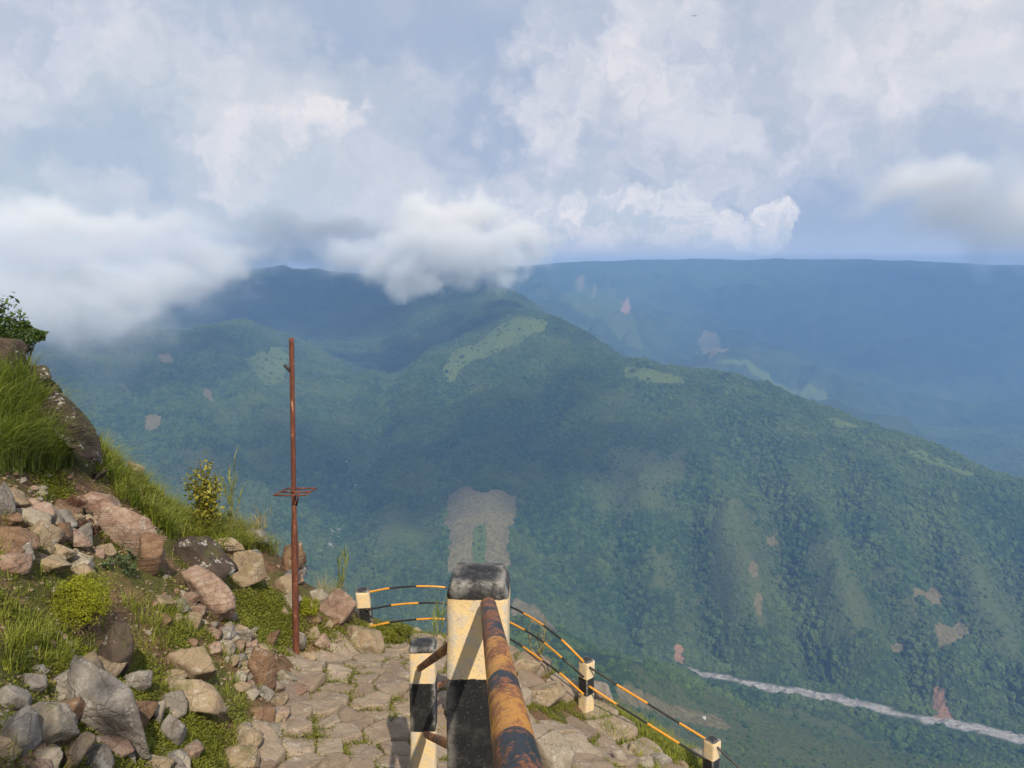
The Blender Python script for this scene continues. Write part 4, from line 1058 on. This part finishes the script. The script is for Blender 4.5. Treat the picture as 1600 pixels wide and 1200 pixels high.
tag(foliage_obj('grass', [tufts(zone(600, P_SLOPE, patchy(.8, .04, 3.0)), 12, .085, (.3, 1.3), .0042, .05), tufts(zone(300, P_LIP), 14, .13, (.2, 1.0), .0045, .05),
    tufts(zone(60, [(0, 960), (50, 950), (110, 1020), (120, 1050), (0, 1050)]), 18, .13, (.3, 1.3), .005, .04), tufts(zone(90, [(180, 930), (290, 960), (330, 1000), (240, 1010)]), 12, .13, (.4, 1.3), .005, .03)], 'grass'), kind='stuff')
dry = [tufts(zone(70, P_KNOLL), 5, .40, (.1, 1.1), .005, .05, 5), tufts(zone(120, [(300, 800), (430, 838), (480, 880), (430, 870), (330, 840)]), 8, .30, (.05, .7), .003, .05, 4), tufts(zone(40, P_CREST), 6, .34, (.1, .6), .003, .05, 4), tufts(zone(60, [(490, 930), (560, 945), (690, 990), (840, 1030), (800, 1010), (700, 985)]), 9, .28, (.1, .7), .003, .06, 4), tufts(zone(60, [(920, 1090), (1100, 1195), (1000, 1150)]), 6, .2, (.1, .7), .003, .06, 4)]
tag(foliage_obj('dry_grass', dry, 'dry'), kind='stuff')
# the bank goes on beyond the left edge of the view
bk = RNG.uniform([-8.5, -1.5], [-1.6, 8.5], (9000, 2)); bz = HN(bk[:, 0], bk[:, 1]); ba, bb, bd = proj(bk[:, 0], bk[:, 1], bz)
bank = np.c_[bk, bz][((ba < -60) | (bd < .8) | (bb > 1300)) & (np.hypot(bk[:, 0], bk[:, 1]) > 1.6)]
tag(foliage_obj('bank_grass', [tufts(bank[::3], 12, .17, (.3, 1.3), .006, .06)], 'grass'), kind='stuff')
# creeping ground cover
def cover_parts(g_, n, r, size, h=.03):
    c = np.repeat(g_, n, 0).astype(float); m = len(c); c[:, :2] += RNG.normal(0, r, (m, 2)); c[:, 2] = HN(c[:, 0], c[:, 1]) + RNG.random(m) ** 1.5 * h + .004
    return leaves(c, size * (.6 + .8 * RNG.random(m)), np.clip(np.repeat(RNG.random(len(g_)), n) * .55 + RNG.random(m) * .45, 0, 1), .9, 1.5)
gc = [leaves(np.repeat(bank, 12, 0) + RNG.normal(0, .06, (len(bank) * 12, 3)) * [1, 1, .1] + [0, 0, .015], .02, RNG.random(len(bank) * 12), .9, 1.5),
      cover_parts(zone(1500, P_SLOPE, patchy(.6, .10, 9.0)), 24, .045, .017, .035),
      cover_parts(zone(700, [(-10, 1000), (130, 1030), (260, 1000), (340, 1100), (390, 1120), (340, 1230), (-10, 1230)], patchy(.5, -.12, 19.0)), 26, .04, .014, .05),
      cover_parts(zone(420, [(370, 930), (430, 935), (470, 975), (470, 1010), (440, 1010), (385, 985)]), 34, .05, .017, .07),
      cover_parts(zone(420, [(470, 985), (560, 975), (640, 985), (700, 1000), (640, 1010), (520, 1018), (480, 1010)]), 34, .05, .018, .08),
      cover_parts(zone(300, [(590, 985), (640, 985), (640, 1004), (600, 1004)]), 34, .05, .018, .10),
      cover_parts(zone(300, [(250, 1120), (340, 1140), (330, 1200), (250, 1200)]), 40, .04, .014, .04)]
# moss in the joints of the paving
jp = RNG.uniform([-2.6, 3.0], [2.6, 9.0], (60000, 2)); pmj = pathmask(jp[:, 0], jp[:, 1]) > .3
jp = jp[pmj]; dj = np.empty(len(jp))
for a in range(0, len(jp), 4000):
    dd = np.sort(np.hypot(jp[a:a + 4000, None, 0] - path_pts[None, :, 0], jp[a:a + 4000, None, 1] - path_pts[None, :, 1]), 1); dj[a:a + 4000] = dd[:, 1] - dd[:, 0]
mm = (dj < .07) & (f2(jp[:, 0], jp[:, 1], .8, 3, 1.1) > -.22); jp = jp[mm]
jc = np.c_[jp, HN(jp[:, 0], jp[:, 1])]
gc.append(cover_parts(jc, 9, .018, .013, .045))
tag(foliage_obj('ground_cover', gc, 'cover'), kind='stuff')
tag(foliage_obj('joint_grass', [tufts(jc[::14], 9, .055, (.3, 1.3), .0035, .025)], 'grass'), kind='stuff')

def bush(name, label, px, py, w, h, mat, cat, nl=9000, leaf=.012, seed=1, aspect=3.0, lobes=9, stems=True, up=.2, fine=False):
    g0 = spot(px, py + h * .46); dpt = g0[1] * CP - g0[2] * SP; A, B = w * dpt / F / 2, h * dpt / F / 2
    e = empty(name, g0, label, cat); rg = np.random.default_rng(seed)
    c0 = P(px, py, dpt + A * .2)
    lc = rg.normal(size=(lobes, 3)); lc /= np.linalg.norm(lc, axis=1)[:, None]; lc *= rg.uniform(.25, .72, (lobes, 1)); lc[:, 2] *= .9
    k = rg.integers(0, lobes, nl); rr = rg.uniform(.13, .42, lobes)[k]
    d = rg.normal(size=(nl, 3)); d /= np.linalg.norm(d, axis=1)[:, None]
    q = lc[k] + d * (rr * rg.random(nl) ** .35)[:, None]
    q = q * np.array([A, A * .9, B]) + c0
    q += .2 * min(A, B) * np.stack([pnoise(q * 30), pnoise(q * 30 + 7), pnoise(q * 30 + 13)], 1)
    tint = np.clip(rg.random(lobes)[k] * .45 + rg.random(nl) * .55, 0, 1)
    child('leaves', e, *leaves(q, leaf * (.6 + .8 * rg.random(nl)), tint, up, aspect)[:2], LM[mat], attrs={'tint': np.repeat(tint, 4)})
    if stems:
        V, Fc, o = [], [], 0; tt = []
        for i in range(lobes * 2):
            a = g0 + np.array([rg.normal(0, A * .1), rg.normal(0, A * .1), -.02]); b = lc[i % lobes] * np.array([A, A * .9, B]) * rg.uniform(.7, 1.2) + c0
            pth = smooth_path([a, (a + b) / 2 + rg.normal(0, A * .08, 3), b], 8); v, f, _ = tube(pth, np.linspace(.006, .002, len(pth)) * (A / .25) ** .5, 5)
            V.append(v); Fc.append(f[0] + o); o += len(v)
        v = np.concatenate(V); child('stems', e, v, np.concatenate(Fc), LM['twig'], attrs={'tint': np.full(len(v), .5)})
    return e
bush('yellow_green_bush', 'bright yellow-green feathery bush on the left slope beside the dark pointed rock', 118, 940, 142, 104, 'gold', 'bush', 26000, .013, 4, 3.2, 40)
bush('small_bush', 'small yellow-green bush between the rusty pole and the pinkish boulder', 484, 948, 46, 58, 'gold', 'bush', 7000, .016, 5, 3.0, 18)
bush('ground_bush', 'tiny yellow-green sprout bush between the yellow-green bush and the big slab', 130, 1020, 26, 22, 'gold', 'bush', 900, .012, 6, 2.5, 4)
bush('dried_bush', 'dried reddish brown sprigs sprawling over the soil above the pale stones', 112, 788, 78, 44, 'brownmoss', 'dried plant', 7000, .013, 8, 5, 10)
bush('dried_bush', 'dried brown sprigs hanging beside the streaked pink rock', 135, 825, 46, 50, 'brownmoss', 'dried plant', 3000, .013, 9, 5, 7)
bush('leafy_shrub', 'dark green leafy shrub growing on the dark rocks at the left edge', 34, 532, 96, 72, 'shrub', 'shrub', 8500, .034, 10, 2.6, 14)
bush('weed_bush', 'broad low leafy weed patch under the fence rails beside the leaning post', 620, 994, 60, 36, 'cover', 'weed', 5000, .018, 21, 1.6, 9)

# leafy branch reaching in at the left edge
def branch_plant(name, label, cat, base, tips, mat, nleaf, leaf, seed, thick=.010, spread=.05, aspect=2.2):
    e = empty(name, base, label, cat); rg = np.random.default_rng(seed); V, Fc, o = [], [], 0; C_, T_ = [], []
    for tip in tips:
        mid_ = (np.array(base) + tip) / 2 + rg.normal(0, .04, 3); pth = smooth_path([base, mid_, tip], 16)
        v, f, _ = tube(pth, np.linspace(thick, thick * .3, len(pth)), 6); V.append(v); Fc.append(f[0] + o); o += len(v)
        n = nleaf // len(tips); t = rg.random(n) ** .6; ii = (t * (len(pth) - 1)).astype(int)
        ii = np.maximum(ii, int(len(pth) * .35)); C_.append(pth[ii] + rg.normal(0, spread, (n, 3))); T_.append(rg.random(n))
    v = np.concatenate(V); child('trunk', e, v, np.concatenate(Fc), LM['twig'], attrs={'tint': np.full(len(v), .4)})
    c_ = np.concatenate(C_); t_ = np.concatenate(T_); lv, lf, _ = leaves(c_, leaf * (.6 + .8 * rg.random(len(c_))), t_, .4, aspect)
    child('leaves', e, lv, lf, LM[mat], attrs={'tint': np.repeat(t_, 4)}); return e
bs = P(-40, 545, 6.9)
branch_plant('leafy_sapling', 'thin leafy branch standing against the cloud at the left edge', 'sapling', bs, [P(12, 470, 6.9), P(30, 492, 6.9), P(24, 510, 7.0), P(-10, 466, 7.1), P(-25, 480, 6.8), P(8, 490, 7.0), P(-5, 505, 6.8)], 'shrub', 900, .055, 31, .009, .055, 2.4)
sb_ = spot(322, 836); dS = sb_[1] * CP - sb_[2] * SP
branch_plant('golden_sapling', 'small sapling with golden green leaf clumps standing on the crest', 'sapling', sb_, [P(x, y, dS) for x, y in [(312, 718), (325, 722), (336, 738), (340, 752), (298, 748), (306, 738), (326, 760), (318, 742), (345, 748), (330, 775), (312, 760)]], 'sapling', 1500, .046, 33, .010, .055, 1.9)
def reed(label, px0, py0, tips, seed, mat='lush', hmul=1.0):
    g0 = spot(px0, py0); dpt = g0[1] * CP - g0[2] * SP; e = empty('reed_clump', g0, label, 'reeds'); rg = np.random.default_rng(seed)
    V, Fc, o, parts = [], [], 0, []
    for x, y in tips:
        tip = P(x, y, dpt); a = g0 + rg.normal(0, .02, 3) * np.array([1, 1, 0]); pth = smooth_path([a, (a + tip) / 2 + rg.normal(0, .02, 3), tip], 14)
        v, f, _ = tube(pth, np.linspace(.005, .0018, len(pth)), 5); V.append(v); Fc.append(f[0] + o); o += len(v)
        nb = 16; ii = rg.integers(2, len(pth) - 1, nb); b = pth[ii]
        parts.append(blades(b, np.full(nb, .20) * (.6 + .7 * rg.random(nb)), .3 + .8 * rg.random(nb), np.full(nb, .009), rg.random(nb) * 6.28, rg.random(nb), 4, .6))
    v = np.concatenate(V); child('stems', e, v, np.concatenate(Fc), LM['dry'], attrs={'tint': np.full(len(v), .2)})
    v, f, t = merge(parts); child('leaves', e, v, f, LM[mat], attrs={'tint': t}); return e
reed('tall pale green reed clump on the crest right of the golden sapling', 360, 838, [(367, 716), (372, 735), (358, 728), (366, 750), (380, 760), (352, 762)], 41, 'grass')
reed('slender green reeds standing behind the pinkish boulder', 528, 944, [(540, 850), (533, 862), (528, 875), (545, 868)], 42)
reed('dry stalks leaning right on the crest before the rusty pole', 395, 846, [(425, 800), (410, 805), (404, 798), (418, 822)], 43, 'dry')
reed('thin grass stalks behind the curved fence right of the large post', 838, 1034, [(852, 975), (840, 990), (825, 985), (860, 1000)], 44, 'dry')
reed('thin green stalks between the curved rails left of the large post', 682, 1004, [(684, 945), (676, 960), (690, 960)], 45)
# grey-green spurges
for i, (px, py, s_) in enumerate([(212, 862, 26), (222, 852, 22), (198, 884, 18), (190, 880, 14), (170, 884, 14), (205, 895, 16)]):
    g0 = spot(px, py + s_ * .6); dpt = g0[1] * CP - g0[2] * SP; r_ = s_ * dpt / F; e = empty('spurge_plant', g0, ['grey-green whorled plant tallest of the six below the streaked pink rock', 'grey-green whorled plant touching the tallest one on its upper right', 'grey-green whorled plant low in the middle of its group', 'small grey-green whorled plant near the left of its group', 'small grey-green whorled plant leftmost of its group', 'lowest grey-green whorled plant of its group'][i], 'plant', 'grey-green whorled plants below the streaked pink rock')
    V, T = [], []; parts = []
    for k in range(5):
        tip = g0 + np.array([RNG.normal(0, r_ * .45), RNG.normal(0, r_ * .45), r_ * RNG.uniform(.7, 1.5)]); n = 46; t = RNG.random(n) ** .5
        c_ = g0 + (tip - g0) * t[:, None]; ang = RNG.random(n) * 6.28
        parts.append(blades(c_, np.full(n, .022), np.full(n, 1.3), np.full(n, .006), ang, RNG.random(n), 2, .4))
    v, f, t = merge(parts); child('leaves', e, v, f, LM['spurge'], attrs={'tint': t})
tb = np.array([.5, -3.9, float(HN(np.array([.5]), np.array([-2.9]))[0]) - .2])  # unseen tree, added so that its crown shades the lower left bank
branch_plant('tree', 'unseen leafy tree added behind the viewpoint for its shade', 'tree', tb, [np.array(p) for p in [(-.6, -3.2, 4.0), (.0, -3.0, 4.6), (-.2, -3.6, 4.4), (.3, -3.3, 3.9), (-.8, -3.5, 4.7), (-.3, -2.8, 4.1), (.1, -3.8, 5.0), (-.5, -3.3, 5.1), (-1.0, -3.1, 4.3)]], 'shrub', 4200, .11, 71, .06, .24, 2.0)
hq = hit([1100], [1123], H_mid, 300, 3000, 500)[0][0]
hut = empty('hut', hq, 'tiny white hut on the bare brown terrace above the river', 'hut')
mw, nt, out = material('whitewash'); principled(nt, out, nt.mix(nt.noise(nt.new('ShaderNodeTexCoord').outputs['Object'], 2), (.75, .74, .70), (.6, .58, .54)), .8)
mr, nt, out = material('tin_roof'); principled(nt, out, (.45, .45, .44), .5)
a = np.array([(x, y, z) for z in (-1.5, 2.2) for x, y in ((-1.6, -1.3), (1.6, -1.3), (1.6, 1.3), (-1.6, 1.3))] + [(-1.6, 0, 3.0), (1.6, 0, 3.0)])
mesh_obj('walls', a, [np.array([(0, 1, 5, 4), (1, 2, 6, 5), (2, 3, 7, 6), (3, 0, 4, 7)]), np.array([(4, 7, 8), (5, 9, 6)])], mw, hut)
b = np.array([(-1.9, -1.7, 2.08), (1.9, -1.7, 2.08), (1.9, 0, 3.1), (-1.9, 0, 3.1), (1.9, 1.7, 2.08), (-1.9, 1.7, 2.08)]); b = np.concatenate([b, b + (0, 0, .1)])
mesh_obj('roof', b, np.array([(0, 1, 2, 3), (3, 2, 4, 5), (6, 7, 8, 9), (9, 8, 10, 11), (0, 1, 7, 6), (5, 4, 10, 11), (1, 2, 8, 7), (2, 4, 10, 8), (0, 3, 9, 6), (3, 5, 11, 9)]), mr, hut)
bp_ = P(1085, 25, 90); bird = empty('bird', bp_, 'tiny dark bird gliding high in the sky right of centre', 'bird')
mb, nt, out = material('dark_feathers'); principled(nt, out, (.04, .035, .035), .8)
v, f = ico(2); mesh_obj('body', v * np.array([.05, .17, .05]) + np.c_[np.zeros(len(v)), np.zeros(len(v)), .02 * v[:, 1]], f, mb, bird)
for s_ in (-1, 1):
    wv = np.array([(0, .08, 0), (.17 * s_, .11, .07), (.36 * s_, .0, .03), (.17 * s_, -.02, .06), (0, -.06, 0)]); wv = np.concatenate([wv, wv + (0, 0, .012)])
    mesh_obj('wing', wv, [np.array([(0, 1, 3, 4), (5, 6, 8, 9)]), np.array([(1, 2, 3), (6, 7, 8)]), np.array([(0, 1, 6, 5), (1, 2, 7, 6), (2, 3, 8, 7), (3, 4, 9, 8)])], mb, bird)
# white flowers
fl = spots([(140, 748), (146, 742), (151, 738), (144, 736), (158, 742), (172, 735)])
V, Fc, o = [], [], 0
tag(foliage_obj('white_flowers', [leaves(np.repeat(fl + np.array([0, 0, .12]), 7, 0) + RNG.normal(0, .012, (len(fl) * 7, 3)), .02, RNG.random(len(fl) * 7), .3, 1.2)], 'white'), kind='stuff')

# ------------------------------------------------------------------ clouds
def cloud(name, blobs, dens, nscale, namp, edge=0.25, pad=1.35, albedo=(1, 1, 1), detail=5, fine=.35):
    """one bank of cloud: ellipsoids (px, py, distance, half width px, half height px, half depth m) in one volume"""
    C = [(P(px, py, d), rx * d / F, ry * d / F, rz) for px, py, d, rx, ry, rz in blobs]
    lo = np.min([c - np.array([rx, rz, ry]) * pad for c, rx, ry, rz in C], 0); hi = np.max([c + np.array([rx, rz, ry]) * pad for c, rx, ry, rz in C], 0)
    mid = (lo + hi) / 2
    m, nt, out = material(name + '_vapour')
    oc = nt.new('ShaderNodeTexCoord').outputs['Object']
    nz = nt.noise(oc, 1 / nscale, 8, .66, 0, col=True)
    q = nt.vm('ADD', oc, nt.vm('MULTIPLY', nt.vm('SUBTRACT', nz, (.5, .5, .5)), (namp, namp, namp * .8)))
    acc = None
    for c, rx, ry, rz in C:
        k = nt.vm('LENGTH', nt.vm('MULTIPLY', nt.vm('SUBTRACT', q, tuple(c - mid)), (1 / rx, 1 / rz, 1 / ry)))
        acc = k if acc is None else nt.math('MINIMUM', acc, k)
    wisp = nt.math('MULTIPLY', nt.math('SUBTRACT', nt.noise(oc, 4.0 / nscale, 4, .6), .5), fine)
    dn = nt.math('MULTIPLY', nt.ramp(nt.math('ADD', acc, wisp), 1.0, 1.0 - edge), dens)
    vs = nt.new('ShaderNodeVolumePrincipled'); vs.inputs['Color'].default_value = (*albedo, 1); vs.inputs['Anisotropy'].default_value = 0.0
    nt.put(vs.inputs['Density'], dn); nt.l.new(vs.outputs[0], out.inputs['Volume'])
    h = (hi - lo) / 2
    v = np.array([(x, y, z) for x in (-h[0], h[0]) for y in (-h[1], h[1]) for z in (-h[2], h[2])])
    f = np.array([(0, 1, 3, 2), (4, 6, 7, 5), (0, 4, 5, 1), (2, 3, 7, 6), (0, 2, 6, 4), (1, 5, 7, 3)])
    return tag(mesh_obj('cloud', v, f, m, loc=mid), kind='stuff')
SC.cycles.volume_step_rate = 0.5; SC.cycles.volume_max_steps = 256
cloud('central', [(690, 392, 2700, 105, 58, 240), (612, 402, 2750, 62, 36, 180), (775, 400, 2700, 70, 48, 200), (660, 345, 2750, 70, 40, 170), (640, 434, 2650, 50, 32, 140), (740, 335, 2800, 70, 40, 160), (560, 388, 2800, 80, 30, 140), (820, 375, 2900, 60, 34, 160)], .014, 240, 470, .65, fine=1.1)
cloud('ridge', [(430, 397, 3900, 130, 30, 350), (560, 402, 3800, 130, 30, 350), (340, 405, 3600, 130, 36, 300), (490, 365, 3700, 170, 36, 300)], .0050, 420, 480, .8, fine=.6)
cloud('left', [(90, 405, 2150, 340, 62, 280), (250, 450, 2000, 160, 52, 220), (345, 425, 2150, 80, 38, 170), (10, 480, 1900, 180, 80, 240), (180, 490, 1900, 110, 52, 200), (310, 400, 2300, 120, 36, 220), (150, 365, 2250, 260, 40, 220), (30, 350, 2300, 200, 50, 200)], .0125, 420, 620, 1.0, fine=.9)
cloud('left_veil', [(20, 490, 1600, 230, 110, 260), (180, 520, 1600, 150, 60, 200), (300, 470, 1700, 110, 40, 200)], .0016, 420, 600, 1.0, fine=.8)
cloud('right', [(1570, 365, 5600, 120, 56, 500), (1640, 330, 5600, 190, 95, 500), (1450, 300, 5700, 130, 40, 400), (1500, 345, 5700, 90, 62, 400)], .0042, 1100, 1300, .9)
def high_cloud(gx, gy, gz, t, rx, ry, rz, dens, seed):
    """cloud drifting above the frame; its shadow falls on the land"""
    v, f = ico(4); v = v * (1 + 1.1 * fbm(v * 1.9 + seed, 4)[:, None] + .06 * fbm(v * 5 + seed, 3)[:, None]) * np.array([rx, ry, rz])
    m, nt, out = material('high_cloud_vapour'); vs = nt.new('ShaderNodeVolumePrincipled'); vs.inputs['Density'].default_value = dens; vs.inputs['Color'].default_value = (1, 1, 1, 1)
    nt.l.new(vs.outputs[0], out.inputs['Volume'])
    return tag(mesh_obj('cloud', v, f, m, loc=(gx + .30 * t, gy - t, gz + 1.03 * t), smooth=True), kind='stuff')
g1 = P(700, 700, 1950); high_cloud(*g1, 1500, 560, 380, 110, .0055, 3)
g1 = P(540, 480, 4050); high_cloud(*g1, 3300, 900, 560, 140, .010, 5)
g1 = P(1380, 520, 5400); high_cloud(*g1, 4600, 1500, 1300, 200, .0035, 8)

# ------------------------------------------------------------------ haze
def box(name, lo, hi, mat):
    v = np.array([(x, y, z) for x in (lo[0], hi[0]) for y in (lo[1], hi[1]) for z in (lo[2], hi[2])], float)
    f = np.array([(0, 1, 3, 2), (4, 6, 7, 5), (0, 4, 5, 1), (2, 3, 7, 6), (0, 2, 6, 4), (1, 5, 7, 3)])
    return mesh_obj(name, v, f, mat)
m_haze, nt, out = material('haze_air')
pv = nt.new('ShaderNodeVolumePrincipled'); pv.inputs['Color'].default_value = (.32, .57, 1.0, 1); pv.inputs['Density'].default_value = 0.000155
nt.l.new(pv.outputs[0], out.inputs['Volume'])
zlow = min(mz.min(), fz.min()) - 2; zhi = max(mz.max(), fz.max(), 3.0) + 2
hz = box('haze', (-6500, -300, zlow), (6500, 7800, zhi), m_haze)
tag(hz, kind='stuff')
